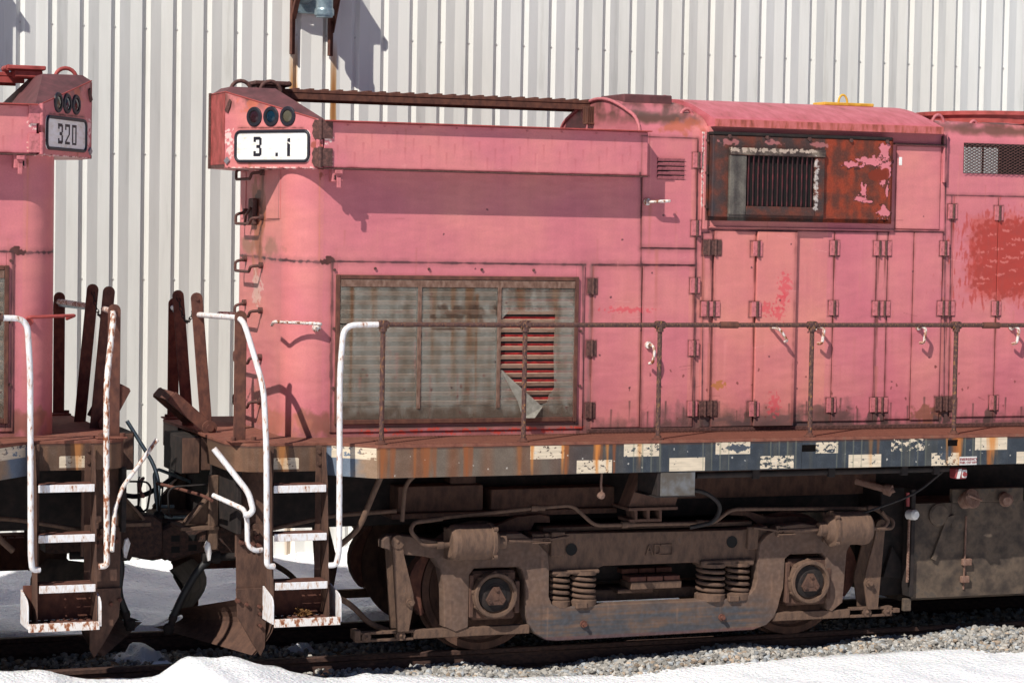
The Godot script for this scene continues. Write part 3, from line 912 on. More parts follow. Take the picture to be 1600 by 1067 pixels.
func build_ground() -> void:
	var g := Geo.new()
	var far := 420.0
	face(g, [Vector3(-far, -0.55, -far), Vector3(far, -0.55, -far), Vector3(far, -0.55, far), Vector3(-far, -0.55, far)], Vector3.UP)
	var o := part(self, "ground", g, M.snow)
	structure(o)
	var lump := FastNoiseLite.new()
	lump.seed = 5
	lump.frequency = 0.9
	lump.fractal_octaves = 4
	# bank in front of the track
	g = Geo.new()
	var zs := [1.02, 1.10, 1.16, 1.22, 1.30, 1.38, 1.5, 1.62, 1.76, 1.92, 2.1, 2.35, 2.7, 3.1, 3.6, 4.3, 5.2, 6.5, 8.5, 12.0, 18.0, 30.0]
	sheet(g, spread(-9.0, 20.0, 520), zs, func(x: float, z: float) -> float:
		var e := edge_height(x)
		var front := 1.33 + 0.05 * sin(x * 1.7) + 0.05 * lump.get_noise_2d(x * 3.0, 4.0)
		var y := e + lump.get_noise_2d(x * 1.6, z * 1.6) * 0.035 * smoothstep(1.3, 2.0, z) + lump.get_noise_2d(x * 7.0, z * 7.0) * 0.014
		y = lerpf(y, -0.05, smoothstep(2.5, 12.0, z) * 0.7)
		return y - 0.55 * pow(clampf((front - z) / 0.22, 0.0, 1.0), 1.6))
	o = part(self, "snow_bank", g, M.snow)
	structure(o)
	# snow between the track and the building
	g = Geo.new()
	sheet(g, spread(-9.0, 20.0, 200), spread(-4.3, -1.15, 26), func(x: float, z: float) -> float:
		var y := -0.06 + 0.2 * smoothstep(-2.0, -4.2, z) + lump.get_noise_2d(x * 0.8, z * 1.3 + 9.0) * 0.13
		return y - 0.3 * smoothstep(-1.45, -1.15, z))
	o = part(self, "snow", g, M.snow)
	structure(o)
	# ballast bed
	g = Geo.new()
	sheet(g, spread(-9.0, 20.0, 240), spread(-1.7, 1.7, 30), func(x: float, z: float) -> float:
		return ballast_height(x, z) - 0.03)
	o = part(self, "ballast", g, M.ballast)
	structure(o)
	# melting patches of snow on the ballast
	for q in [[-1.02, -0.45, 0.26, 0.32, 0.10], [-1.0, 0.46, 0.30, 0.14, 0.13], [0.35, -0.4, 0.2, 0.1, 0.05]]:
		g = Geo.new()
		sheet(g, spread(q[0] - q[2], q[0] + q[2], 18), spread(q[1] - q[3], q[1] + q[3], 14), func(x: float, z: float) -> float:
			var r := Vector2((x - q[0]) / q[2], (z - q[1]) / q[3]).length() + lump.get_noise_2d(x * 5.0, z * 5.0) * 0.5
			return -0.26 + (q[4] + 0.08) * clampf(1.25 - r * 1.1, 0.0, 1.0) + 0.04 * clampf(1.0 - r, 0.0, 1.0))
		o = part(self, "snow_patch", g, M.snow)
		structure(o)


func build_building() -> void:
	var b := thing("warehouse", Vector3(0, -0.5, 0))
	tag(b, "long building clad in cream ribbed metal sheets behind the pink locomotives", "building")
	var zw := -4.24
	var pitch := 0.3048
	var y0 := 0.0
	var y1 := 9.0
	var prof := [[0.0, 0.0], [0.042, 0.036], [0.148, 0.022], [0.262, 0.036], [0.3048, 0.0]]
	for k in range(-4, 14):
		var g := Geo.new()
		var sx := Geo.new()
		var xb := -1.3902 + pitch * (k * 3 - 2)
		var stain: bool = k == 3 or k == 4
		uvmode = 2 if stain else 0
		for r in 3:
			for i in prof.size() - 1:
				var x0: float = xb + r * pitch + prof[i][0]
				var x1: float = xb + r * pitch + prof[i + 1][0]
				var za: float = zw + prof[i][1]
				var zb: float = zw + prof[i + 1][1]
				# fine striations pressed into the pans
				var n := 5 if i == 1 or i == 2 else 1
				for j in n:
					var u0 := float(j) / n
					var u1 := float(j + 1) / n
					var xa := lerpf(x0, x1, u0)
					var xc := lerpf(x0, x1, u1)
					var zc := lerpf(za, zb, u0)
					var zd := lerpf(za, zb, u1)
					if n == 1:
						face(g, [Vector3(xa, y0, zc), Vector3(xc, y0, zd), Vector3(xc, y1, zd), Vector3(xa, y1, zc)], Vector3(0, 0, 1))
					else:
						var xm := xc - 0.004
						var zm := lerpf(zc, zd, 0.8)
						face(g, [Vector3(xa, y0, zc), Vector3(xm, y0, zm), Vector3(xm, y1, zm), Vector3(xa, y1, zc)], Vector3(0, 0, 1))
						face(g, [Vector3(xm, y0, zm), Vector3(xc, y0, zd), Vector3(xc, y1, zd), Vector3(xm, y1, zm)], Vector3(0, 0, 1))
			for yy in [5.3175, 4.0936, 2.87, 1.646, 0.42, 6.54, 7.76]:
				if absf(xb + r * pitch) < 20.0:
					lathe(sx, Vector3(xb + r * pitch, yy + 0.5, zw), Vector3(0, 0, 1), [[0.0, 0.013], [0.006, 0.013], [0.006, 0.008], [0.014, 0.008], [0.014, 0.0]], 6)
		var o := part(b, "wall_panel", g, M.wallstain if stain else M["wall%d" % (posmod(k * 7, 3))])
		if stain:
			# the stain texture is laid out in world heights
			pass
		var s := part(o, "screws", sx, M.screw)
		s.set_meta("kind", "stuff")
	uvmode = 0
	var g2 := Geo.new()
	box(g2, -5.65, 11.4, 0.0, 9.0, -16.0, -4.30, 0.01)
	part(b, "inner_wall", g2, M.wall)
	g2 = Geo.new()
	box(g2, -5.9, 11.7, 9.0, 9.25, -16.3, -4.0, 0.01)
	part(b, "roof", g2, M.galv)
	for q in [[0.0, 1], [-3.61, 0]]:
		var dx: float = q[0]
		g2 = Geo.new()
		# galvanised hood
		box(g2, dx + 1.335, dx + 1.655, 6.03, 6.499, -4.20, -4.15, 0.008)
		prism(g2, [Vector2(-4.20, 6.50), Vector2(-3.75, 6.50), Vector2(-3.75, 6.53), Vector2(-4.20, 6.66)], dx + 1.34, dx + 1.70, 0.003, Transform3D(Basis(Vector3(0, 0, -1), Vector3(0, 1, 0), Vector3(1, 0, 0)) * Basis.from_scale(Vector3(-1, 1, 1)), Vector3.ZERO))
		var o := part(b, "vent_hood", g2, M.galv)
		g2 = Geo.new()
		tube(g2, fillet([Vector3(dx + 1.40, 6.20, -4.15), Vector3(dx + 1.40, 6.24, -3.86), Vector3(dx + 1.52, 6.18, -3.84), Vector3(dx + 1.52, 5.97, -3.84)], 0.12, 6), 0.085, 16)
		tube(g2, [Vector3(dx + 1.52, 6.6, -3.84), Vector3(dx + 1.52, 5.99, -3.84)], 0.085, 16)
		lathe(g2, Vector3(dx + 1.52, 6.06, -3.84), Vector3.DOWN, [[0.0, 0.088], [0.02, 0.098], [0.07, 0.098], [0.07, 0.0]], 18)
		part(o, "duct_elbow", g2, M.galv)
		for e in [dx + 1.27, dx + 1.665]:
			g2 = Geo.new()
			box(g2, e, e + 0.055, 5.62, 6.49, -4.20, -4.185, 0.003)
			box(g2, e, e + 0.012, 5.62, 6.49, -4.186, -4.13, 0.003)
			bar(g2, Vector3(e + 0.03, 5.98, -4.18), Vector3(e + 0.03, 6.45, -3.80), Vector3(1, 0, 0), 0.05, 0.05)
			box(g2, e, e + 0.05, 6.44, 6.49, -4.18, -3.76, 0.003)
			part(b, "vent_bracket", g2, M.rust, "rusty angle-iron bracket")
		g2 = Geo.new()
		prism(g2, [Vector2(-4.19, 5.85), Vector2(-3.90, 6.30), Vector2(-4.19, 6.30)], dx + 1.72, dx + 1.73, 0.002, Transform3D(Basis(Vector3(0, 0, 1), Vector3(0, 1, 0), Vector3(1, 0, 0)), Vector3.ZERO))
		part(b, "vent_gusset", g2, M.rust)


func build_track() -> void:
	var prof := [Vector2(-0.07, -0.17), Vector2(0.07, -0.17), Vector2(0.07, -0.158), Vector2(0.012, -0.14), Vector2(0.009, -0.05), Vector2(0.034, -0.036), Vector2(0.036, -0.006), Vector2(0.028, 0.0), Vector2(-0.028, 0.0), Vector2(-0.036, -0.006), Vector2(-0.034, -0.036), Vector2(-0.009, -0.05), Vector2(-0.012, -0.14), Vector2(-0.07, -0.158)]
	for s in [1, -1]:
		var g := Geo.new()
		for seg in 1:
			prism(g, prof, -9.0, 19.0, 0.0005, Transform3D(Basis(Vector3(0, 0, -1), Vector3(0, 1, 0), Vector3(1, 0, 0)), Vector3(0, 0, 0.7535 * s)))
		var o := part(self, "rail", g, M.track)
		tag(o, "rusty steel rail in the ballast on the side nearest the snow bank" if s == 1 else "rusty steel rail on the far side of the track towards the cream building", "rail")
	var proto: MeshInstance3D
	for k in 27:
		var x := -4.0 + k * 0.53 + 0.03 * sin(k * 4.0)
		if k == 0:
			var g := Geo.new()
			box(g, -0.11, 0.11, -0.18, 0.0, -1.30, 1.28, 0.012)
			proto = part(self, "sleeper", g, M.timber)
			tag(proto, "weathered timber sleeper half buried in grey ballast under the rails", "sleeper", "timber sleepers under the track")
			proto.position = Vector3(x, -0.172, 0)
		else:
			var c: MeshInstance3D = proto.duplicate()
			c.name = numbered(self, "sleeper")
			add_child(c, true)
			c.position = Vector3(x, -0.172 + 0.006 * sin(k * 2.7), 0.04 * sin(k * 1.9))
	# crushed stone
	var shapes := []
	for v in 5:
		var g := Geo.new()
		var corners := []
		var gold := PI * (3.0 - sqrt(5.0))
		for i in 12:
			var yy := 1.0 - 2.0 * (i + 0.5) / 12
			var rr := sqrt(1.0 - yy * yy)
			var d := Vector3(cos(gold * i) * rr, yy * 0.75, sin(gold * i) * rr)
			corners.append(d * rng.randf_range(0.75, 1.15))
		hull(g, corners)
		shapes.append(mesh_of(g))
	for v in 5:
		var xf := []
		var cols := []
		var count := 4600
		for i in count:
			var x: float
			var z: float
			if i % 10 < 6:
				x = rng.randf_range(-3.2, 7.6)
				z = rng.randf_range(-0.75, 1.62)
			else:
				x = rng.randf_range(0.3, 7.6)
				z = rng.randf_range(0.80, 1.55)
			if absf(absf(z) - 0.7535) < 0.055:
				continue
			var sz := rng.randf_range(0.013, 0.035)
			var y := ballast_height(x, z) + rng.randf_range(-0.03, 0.012)
			var t := Transform3D(Basis.from_euler(Vector3(rng.randf() * TAU, rng.randf() * TAU, rng.randf() * TAU)).scaled(Vector3(sz, sz * rng.randf_range(0.7, 1.0), sz)), Vector3(x, y, z))
			xf.append(t)
			var l := rng.randf_range(0.17, 0.50)
			var tone := Color(l * 1.0, l * 0.95, l * 0.88)
			var pick := rng.randf()
			if pick < 0.12:
				tone = Color(l * 1.05, l * 0.82, l * 0.62)
			elif pick < 0.3:
				tone = Color(l * 0.85, l * 0.90, l * 0.95)
			cols.append(tone)
		var mm := MultiMesh.new()
		mm.transform_format = MultiMesh.TRANSFORM_3D
		mm.use_colors = true
		mm.mesh = shapes[v]
		mm.instance_count = xf.size()
		for i in xf.size():
			mm.set_instance_transform(i, xf[i])
			mm.set_instance_color(i, cols[i])
		var o := MultiMeshInstance3D.new()
		o.multimesh = mm
		o.material_override = M.stone
		o.name = numbered(self, "gravel")
		add_child(o, true)
		o.set_meta("kind", "stuff")
		o.set_meta("label", "grey crushed stone ballast around the rails")
		o.set_meta("category", "gravel")


# convex hull of a few points by trying every plane
func hull(g: Geo, c: Array) -> void:
	for i in c.size():
		for j in range(i + 1, c.size()):
			for k in range(j + 1, c.size()):
				var nn: Vector3 = (c[j] - c[i]).cross(c[k] - c[i])
				if nn.length() < 1e-6:
					continue
				var pos := false
				var neg := false
				for l in c.size():
					if l == i or l == j or l == k:
						continue
					var d: float = nn.dot(c[l] - c[i])
					if d > 1e-7:
						pos = true
					elif d < -1e-7:
						neg = true
				if pos and neg:
					continue
				face(g, [c[i], c[j], c[k]], -nn if pos else nn)


func build_clump() -> void:
	var g := Geo.new()
	rng.seed = 31
	for i in 46:
		var a := rng.randf() * TAU
		var r := rng.randf_range(0.01, 0.055)
		var base := Vector3(-0.155 + cos(a) * r, 0.452, 1.40 + sin(a) * r)
		var tip := base + Vector3(rng.randf_range(-0.06, 0.06), rng.randf_range(0.0, 0.055), rng.randf_range(-0.06, 0.06))
		bar(g, base, tip, Vector3(1, 0, 0.3), 0.012, 0.004, 0.001)
	tag(part(self, "dried_grass", g, M.straw), "small brown clump of dried grass on the bottom step", "dried grass")


# ------------------------------------------------------------------ locomotive
func build_locomotive(called: String, at: Vector3, full: bool) -> void:
	var L := thing(called, at)
	if full:
		tag(L, "faded pink diesel locomotive with worn number board and rusty open running boards", "locomotive")
	else:
		tag(L, "pink diesel locomotive with number 320 board, at the left edge of the photo", "locomotive")
	build_hood(L, full)
	build_number_box(L, full)
	var from := L.get_child_count()
	build_end(L, full)
	build_deck(L, full)
	if not full:
		for i in range(from, L.get_child_count()):
			var nm := String(L.get_child(i).name)
			if nm.begins_with("end_post") or nm.begins_with("running") or nm.begins_with("side_sill") or nm.begins_with("safety") or nm.begins_with("end_rail"):
				(L.get_child(i) as Node3D).position.x = -0.08
	build_underframe(L, full)
	build_truck(L)
	if full:
		build_tank(L)
		build_mid_hood(L)


func hood_outline(r: float, x_end: float) -> Array:
	var o := [Vector2(x_end, ZH)]
	for k in 9:
		var an := PI / 2 + PI / 2 * k / 8
		o.append(Vector2(-0.15 + r + r * cos(an), ZH - r + r * sin(an)))
	for k in 9:
		var an := PI + PI / 2 * k / 8
		o.append(Vector2(-0.15 + r + r * cos(an), -ZH + r + r * sin(an)))
	o.append(Vector2(x_end, -ZH))
	return o


func build_hood(L: Node3D, full: bool) -> void:
	# end of the hood with rounded corners, smooth shaded
	var g := Geo.new()
	var o := hood_outline(0.26, 2.83)
	for i in o.size() - 1:
		var a: Vector2 = o[i]
		var b: Vector2 = o[i + 1]
		var na := Vector3.ZERO
		var nb := Vector3.ZERO
		for q in 2:
			var p := a if q == 0 else b
			var nn := Vector3(0, 0, signf(p.y))
			if p.x < 0.11 and p.x > -0.15 - 1e-4 and absf(p.y) > ZH - 0.26 - 1e-4:
				nn = Vector3(p.x - 0.11, 0, p.y - signf(p.y) * (ZH - 0.26)).normalized()
			if q == 0: na = nn
			else: nb = nn
		if absf(a.y + b.y) < 0.01:
			na = Vector3(-1, 0, 0)
			nb = na
		var p0 := Vector3(a.x, 1.755, a.y)
		var p1 := Vector3(b.x, 1.755, b.y)
		var p2 := Vector3(b.x, 4.18, b.y)
		var p3 := Vector3(a.x, 4.18, a.y)
		tri(g, p0, p2, p1, na, nb, nb)
		tri(g, p0, p3, p2, na, na, nb)
	part(L, "hood_shell", g, M.side)
	# radiator top deck, below the rim
	g = Geo.new()
	slab(g, hood_outline(0.26, 2.83), 4.14, 4.19, 0.004)
	part(L, "radiator_deck", g, M.boxroof)
	# overhanging fascia on both sides
	for s in [1.0, -1.0]:
		g = Geo.new()
		box(g, 0.06, 2.812, 3.875, 4.232, minf(s * 0.86, s * ZO), maxf(s * 0.86, s * ZO), 0.006)
		var f := part(L, "radiator_overhang", g, M.side)
		g = Geo.new()
		box(g, 0.06, 2.825, 4.233, 4.243, minf(s * 0.9, s * (ZO + 0.055)), maxf(s * 0.9, s * (ZO + 0.055)), 0.003)
		part(f, "rim_flange", g, M.redsteel)
		g = Geo.new()
		box(g, 0.06, 2.814, 3.866, 3.8745, minf(s * 0.9, s * (ZO + 0.006)), maxf(s * 0.9, s * (ZO + 0.006)), 0.002)
		part(f, "underside_shade", g, M.hingedark)  # dark strip added to stand for the shaded underside of the overhang
		g = Geo.new()
		for k in 9:
			bolt(g, Vector3(0.25 + 0.3 * k, 4.21, s * ZO), Vector3(0, 0, s), 0.008, 0.008)
		var bo := part(f, "bolts", g, M.hinge)
		bo.set_meta("kind", "stuff")
		# small lamp bracket under the overhang
		g = Geo.new()
		box(g, 0.135, 0.225, 3.765, 3.874, minf(s * 0.95, s * 1.06), maxf(s * 0.95, s * 1.06), 0.006)
		box(g, 0.165, 0.20, 3.72, 3.80, minf(s * 1.07, s * 1.085), maxf(s * 1.07, s * 1.085), 0.004)
		box(g, 0.15, 0.21, 3.83, 3.86, minf(s * 1.06, s * 1.09), maxf(s * 1.06, s * 1.09), 0.004)
		var lb := part(L, "lamp_bracket", g, M.hinge)
		g = Geo.new()
		box(g, 0.150, 0.160, 3.785, 3.822, minf(s * 1.06, s * 1.066), maxf(s * 1.06, s * 1.066), 0.002)
		part(lb, "slot", g, M.hole)
		# grille with access panel
		build_grille(L, s)
		# grab iron on the rounded corner
		g = Geo.new()
		tube(g, fillet([Vector3(-0.24, 2.64, s * 0.72), Vector3(-0.27, 2.672, s * 0.88), Vector3(0.09, 2.66, s * 0.96), Vector3(0.09, 2.63, s * 0.86)], 0.02, 3), 0.013, 8)
		lathe(g, Vector3(0.075, 2.625, s * 0.865), Vector3(0, 0, s), [[0.0, 0.032], [0.03, 0.032], [0.03, 0.015], [0.05, 0.015], [0.05, 0.0]], 10)
		part(L, "grab_iron", g, M.whiterust if full else M.redsteel)
	# walkway grating carried from the number box to the roof
	g = Geo.new()
	box(g, -0.10, 3.0, 4.515, 4.545, -0.62, -0.18, 0.004)
	box(g, -0.06, 3.0, 4.462, 4.514, -0.21, -0.185, 0.003)
	box(g, -0.06, 3.0, 4.462, 4.514, -0.62, -0.595, 0.003)
	for k in 24:
		box(g, 0.06 + k * 0.125, 0.10 + k * 0.125, 4.545, 4.556, -0.61, -0.19, 0.002)
	var wk := part(L, "walkway", g, M.rust if full else M.redsteel)
	g = Geo.new()
	for k in 13:
		box(g, 2.77 + k * 0.018, 2.782 + k * 0.018, 4.34, 4.49, -0.17, -0.10, 0.002)
	box(g, 2.76, 3.0, 4.335, 4.35, -0.18, -0.09, 0.002)
	box(g, 2.76, 3.0, 4.34, 4.49, -0.185, -0.172, 0.002)
	part(wk, "walkway_bracket", g, M.rust)
	# ladder on the end: rungs
	for y in [3.85, 3.485, 3.096, 2.73, 2.35, 1.99]:
		g = Geo.new()
		tube(g, fillet([Vector3(-0.15, y + 0.045, -0.42), Vector3(-0.245, y + 0.02, -0.42), Vector3(-0.245, y - 0.055, -0.42), Vector3(-0.245, y - 0.055, 0.02), Vector3(-0.245, y - 0.01, 0.06), Vector3(-0.15, y, 0.09)], 0.025, 4), 0.0125, 7)
		var rg := part(L, "ladder_rung", g, M.hingedark)
		g = Geo.new()
		bolt(g, Vector3(-0.15, y + 0.045, -0.42), Vector3(-1, 0, 0), 0.03, 0.03)
		part(rg, "bolt", g, M.hingedark)
		g = Geo.new()
		bolt(g, Vector3(-0.15, y, 0.09), Vector3(-1, 0, 0), 0.03, 0.03)
		part(rg, "bolt", g, M.hingedark)
	# backing panel at the top of the end
	g = Geo.new()
	box(g, -0.156, -0.15, 3.475, 3.86, 0.20, 0.60, 0.002)
	part(L, "end_panel", g, M.side)
	g = Geo.new()
	box(g, -0.156, -0.15, 3.475, 3.86, -0.60, -0.45, 0.002)
	part(L, "end_panel", g, M.side)
	# hasp and lock on the end
	g = Geo.new()
	box(g, -0.19, -0.15, 3.42, 3.64, -0.24, -0.08, 0.01)
	tube(g, [Vector3(-0.2, 3.56, -0.12), Vector3(-0.22, 3.50, -0.2), Vector3(-0.21, 3.42, -0.26)], 0.012, 6)
	part(L, "end_latch", g, M.hingedark)


func build_grille(L: Node3D, s: float) -> void:
	var z0 := s * ZH
	var zz := func(d: float) -> float: return s * (ZH + d)
	var g := Geo.new()
	var bx := func(gg: Geo, x0: float, x1: float, y0: float, y1: float, d0: float, d1: float, bv: float) -> void:
		box(gg, x0, x1, y0, y1, minf(s * (ZH + d0), s * (ZH + d1)), maxf(s * (ZH + d0), s * (ZH + d1)), bv)
	# raised panel round the opening
	bx.call(g, 0.19, 0.245, 1.80, 3.14, 0.0, 0.012, 0.003)
	bx.call(g, 2.285, 2.355, 1.80, 3.14, 0.0, 0.012, 0.003)
	bx.call(g, 0.246, 2.284, 3.03, 3.14, 0.0, 0.012, 0.003)
	bx.call(g, 0.246, 2.284, 1.80, 1.86, 0.0, 0.012, 0.003)
	var pn := part(L, "access_panel", g, M.side)
	g = Geo.new()
	for q in [[0.55, 3.095], [1.0, 3.095], [1.45, 3.095], [1.9, 3.095], [0.215, 2.62], [0.215, 2.15], [2.325, 2.6], [2.325, 2.15], [0.215, 3.08]]:
		bolt(g, Vector3(q[0], q[1], z0 + s * 0.012), Vector3(0, 0, s), 0.012, 0.012)
	var bo := part(pn, "bolts", g, M.hingedark)
	bo.set_meta("kind", "stuff")
	# rusty frame
	g = Geo.new()
	bx.call(g, 0.228, 0.262, 1.86, 3.045, 0.0, 0.035, 0.004)
	bx.call(g, 2.262, 2.296, 1.86, 3.045, 0.0, 0.035, 0.004)
	bx.call(g, 0.2625, 2.2615, 3.010, 3.043, 0.0, 0.035, 0.004)
	bx.call(g, 0.2625, 2.2615, 1.862, 1.90, 0.0, 0.035, 0.004)
	var fr := part(L, "grille_frame", g, M.rust)
	g = Geo.new()
	bx.call(g, 0.2, 2.3, 1.84, 3.06, -0.001, 0.0015, 0.0)
	part(fr, "grille_recess", g, M.hole)
	for x in [0.92, 1.60]:
		g = Geo.new()
		bx.call(g, x - 0.016, x + 0.016, 1.98, 2.955, 0.035, 0.042, 0.002)
		part(fr, "mullion", g, M.mullion)
	g = Geo.new()
	bx.call(g, 0.265, 2.26, 2.950, 3.005, 0.0345, 0.038, 0.002)
	part(fr, "head_strip", g, M.mullion)
	g = Geo.new()
	bx.call(g, 0.265, 2.26, 1.902, 1.99, 0.004, 0.016, 0.003)
	part(fr, "bottom_strip", g, M.truck)
	# slats
	for bay in 3:
		var x0: float = [0.27, 0.942, 1.622][bay]
		var x1: float = [0.898, 1.578, 2.258][bay]
		for k in 13:
			var y := 2.025 + k * 0.0728
			g = Geo.new()
			obox(g, Transform3D(Basis(Vector3(1, 0, 0), s * deg_to_rad(38)), Vector3((x0 + x1) / 2, y, s * (ZH + 0.012))), Vector3(x1 - x0, 0.042, 0.006), 0.001)
			part(fr, "slat", g, M.slat)
		for k in 13:
			if bay == 2:
				g = Geo.new()
				bx.call(g, x0, x1, 2.04 + k * 0.0728, 2.062 + k * 0.0728, 0.0016, 0.0026, 0.0)
				part(fr, "red_slat_back", g, M.slatred)
	# dusty wire screen in front, torn open on the right
	g = Geo.new()
	var T := Transform3D(Basis(Vector3(1, 0, 0), Vector3(0, 1, 0), Vector3(0, 0, 1)), Vector3(0, 0, s * (ZH + 0.0325)))
	var scr := [Vector2(0.263, 1.90), Vector2(2.26, 1.90), Vector2(2.26, 3.008), Vector2(0.263, 3.008)]
	var holed := [Vector2(0.263, 1.90), Vector2(2.26, 1.90), Vector2(2.26, 3.008), Vector2(0.263, 3.008), Vector2(0.263, 2.66), Vector2(1.61, 2.64), Vector2(1.615, 2.685), Vector2(1.685, 2.765), Vector2(1.90, 2.757), Vector2(2.088, 2.762), Vector2(2.08, 2.45), Vector2(2.092, 2.14), Vector2(2.045, 2.08), Vector2(2.03, 2.02), Vector2(1.965, 1.995), Vector2(1.64, 2.285), Vector2(1.61, 2.29), Vector2(1.61, 2.63), Vector2(0.263, 2.65)]
	prism(g, holed if s > 0 and mx > 0 else scr, -0.0012, 0.0012, 0.0005, T)
	part(fr, "wire_screen", g, M.screen, "torn dusty screen" if s > 0 and mx > 0 else "")
	if s > 0 and mx > 0:
		g = Geo.new()
		var a := Vector3(1.625, 2.285, ZH + 0.036)
		var b := Vector3(1.99, 1.985, ZH + 0.040)
		var c := Vector3(1.90, 1.90, ZH + 0.10)
		var d := Vector3(1.80, 1.90, ZH + 0.085)
		var e := Vector3(1.765, 2.03, ZH + 0.06)
		face(g, [a, e, b], Vector3(0, 0.2, 1))
		face(g, [e, d, b], Vector3(0, 0.2, 1))
		face(g, [d, c, b], Vector3(0, 0.2, 1))
		part(fr, "torn_flap", g, M.flap, "loose corner of screen folded forward")


func build_number_box(L: Node3D, full: bool) -> void:
	var A := Vector2(0.05, ZO)
	var B := Vector2(-0.51, 0.225)
	var yb := 3.872
	var yn := 4.235
	var yc := 4.478
	var g := Geo.new()
	var xb := 0.20
	# plan: A(near side) B(near nose) C(far nose) D(far side), back at xb
	var pl := [Vector3(A.x, 0, A.y), Vector3(B.x, 0, B.y), Vector3(B.x, 0, -B.y), Vector3(A.x, 0, -A.y)]
	var tops := [yn, yc, yc, yn]
	var lo := []
	var hi := []
	for i in 4:
		lo.append(Vector3(pl[i].x, yb, pl[i].z))
		hi.append(Vector3(pl[i].x, tops[i], pl[i].z))
	for i in 3:
		face(g, [lo[i], lo[i + 1], hi[i + 1], hi[i]], Vector3(-1, 0, signf(pl[i].z + pl[i + 1].z) * 0.6))
	face(g, lo, Vector3.DOWN)
	part(L, "number_box", g, M.side)
	var nb := L.get_child(L.get_child_count() - 1) as Node3D
	# roof: sloping sheets rising to a ridge
	g = Geo.new()
	var r1 := Vector3(-0.45, 4.525, 0.16)
	var r2 := Vector3(-0.12, 4.515, 0.30)
	var r3 := Vector3(-0.45, 4.525, -0.16)
	var r4 := Vector3(-0.12, 4.515, -0.30)
	var e1 := Vector3(0.075, 4.24, ZO)
	var e2 := Vector3(0.075, 4.24, -ZO)
	face(g, [hi[0], hi[1], r1], Vector3(-0.2, 1, 0.3))
	face(g, [hi[0], r1, r2], Vector3(0, 1, 0.3))
	face(g, [hi[0], r2, e1], Vector3(0, 1, 0.3))
	face(g, [hi[3], hi[2], r3], Vector3(-0.2, 1, -0.3))
	face(g, [hi[3], r3, r4], Vector3(0, 1, -0.3))
	face(g, [hi[3], r4, e2], Vector3(0, 1, -0.3))
	face(g, [hi[1], hi[2], r3, r1], Vector3(-0.3, 1, 0))
	face(g, [r1, r3, r4, r2], Vector3.UP)
	face(g, [e1, r2, r4, e2], Vector3(1, 0, 0))
	part(nb, "box_roof", g, M.boxroof)
	# turned lip round the top of the faces
	g = Geo.new()
	for i in 3:
		tube(g, [hi[i], hi[i + 1]], 0.006, 6)
	part(nb, "roof_lip", g, M.redsteel)
	for side in ([1.0, -1.0] if full else [1.0, -1.0]):
		var a3: Vector3 = Vector3(A.x, 0, A.y * side)
		var b3: Vector3 = Vector3(B.x, 0, B.y * side)
		var u := (a3 - b3).normalized()
		var n: Vector3 = Vector3(-u.z, 0, u.x) * side
		if n.x > 0:
			n = -n
		# face axes: u along the face from the nose, y up, n outwards
		var T := Transform3D(Basis(u, Vector3.UP, n), Vector3(b3.x, 0, b3.z))
		# class lights
		for k in 3:
			var uu: float = [0.311, 0.485, 0.658][k]
			var c := T * Vector3(uu, 4.276, 0)
			g = Geo.new()
			lathe(g, c, n, [[0.0, 0.079], [0.008, 0.078], [0.013, 0.073], [0.013, 0.052], [0.001, 0.050]], 24)
			var ring := part(nb, "class_light", g, M.gasket)
			g = Geo.new()
			lathe(g, c, n, [[0.001, 0.050], [0.007, 0.044], [0.012, 0.026], [0.014, 0.0]], 20)
			part(ring, "lens", g, [M.lensred, M.lensblue, M.lensclear][k])
			g = Geo.new()
			tube(g, circle(c + n * 0.008, u, Vector3.UP, 0.049, 20), 0.0028, 5, true)
			part(ring, "bezel", g, M.black)
		# number board
		g = Geo.new()
		prism(g, rrect(0.108, 0.892, 3.915, 4.170, 0.05), 0.0005, 0.006, 0.003, T)
		var trim := part(nb, "number_board", g, M.boardwhite)
		g = Geo.new()
		var o: Array = rrect(0.122, 0.880, 3.925, 4.160, 0.045)
		var pts := []
		for q in o:
			pts.append(T * Vector3(q.x, q.y, 0.008))
		tube(g, pts, 0.013, 6, true)
		part(trim, "gasket", g, M.gasket)
		# digits
		var digs: Array
		if full:
			digs = [[0.31, 0.394, 3.964, 4.118, "3"], [0.540, 0.565, 3.964, 3.992, "."], [0.66, 0.690, 3.964, 4.107, "i"]]
		else:
			digs = [[0.335, 0.425, 3.965, 4.118, "3"], [0.470, 0.560, 3.965, 4.118, "2"], [0.605, 0.690, 3.965, 4.118, "0"]]
		if side > 0:
			for d in digs:
				g = Geo.new()
				var td := T if mx > 0 else Transform3D(Basis(-u, Vector3.UP, n), T * Vector3(1.0, 0, 0))
				digit(g, d[4], d[0], d[1], d[2], d[3], td)
				part(trim, "digit", g, M.gasket)
		# door hinges on the outer edge
		for y in [4.17, 3.955]:
			g = Geo.new()
			prism(g, [Vector2(0.94, y - 0.075), Vector2(1.0, y - 0.07), Vector2(1.0, y + 0.07), Vector2(0.94, y + 0.075), Vector2(0.915, y + 0.03), Vector2(0.925, y), Vector2(0.915, y - 0.03)], 0.0, 0.014, 0.004, T)
			tube(g, [T * Vector3(1.01, y - 0.08, 0.022), T * Vector3(1.01, y + 0.08, 0.022)], 0.018, 8)
			var h := part(nb, "door_hinge", g, M.hingedark if full else M.hinge)
			g = Geo.new()
			box(g, A.x - 0.01, A.x + 0.075, y - 0.07, y + 0.07, minf(side * (ZO + 0.002), side * (ZO + 0.016)), maxf(side * (ZO + 0.002), side * (ZO + 0.016)), 0.003)
			part(h, "leaf", g, M.hingedark if full else M.hinge)
		# stiffener by the hinge
		g = Geo.new()
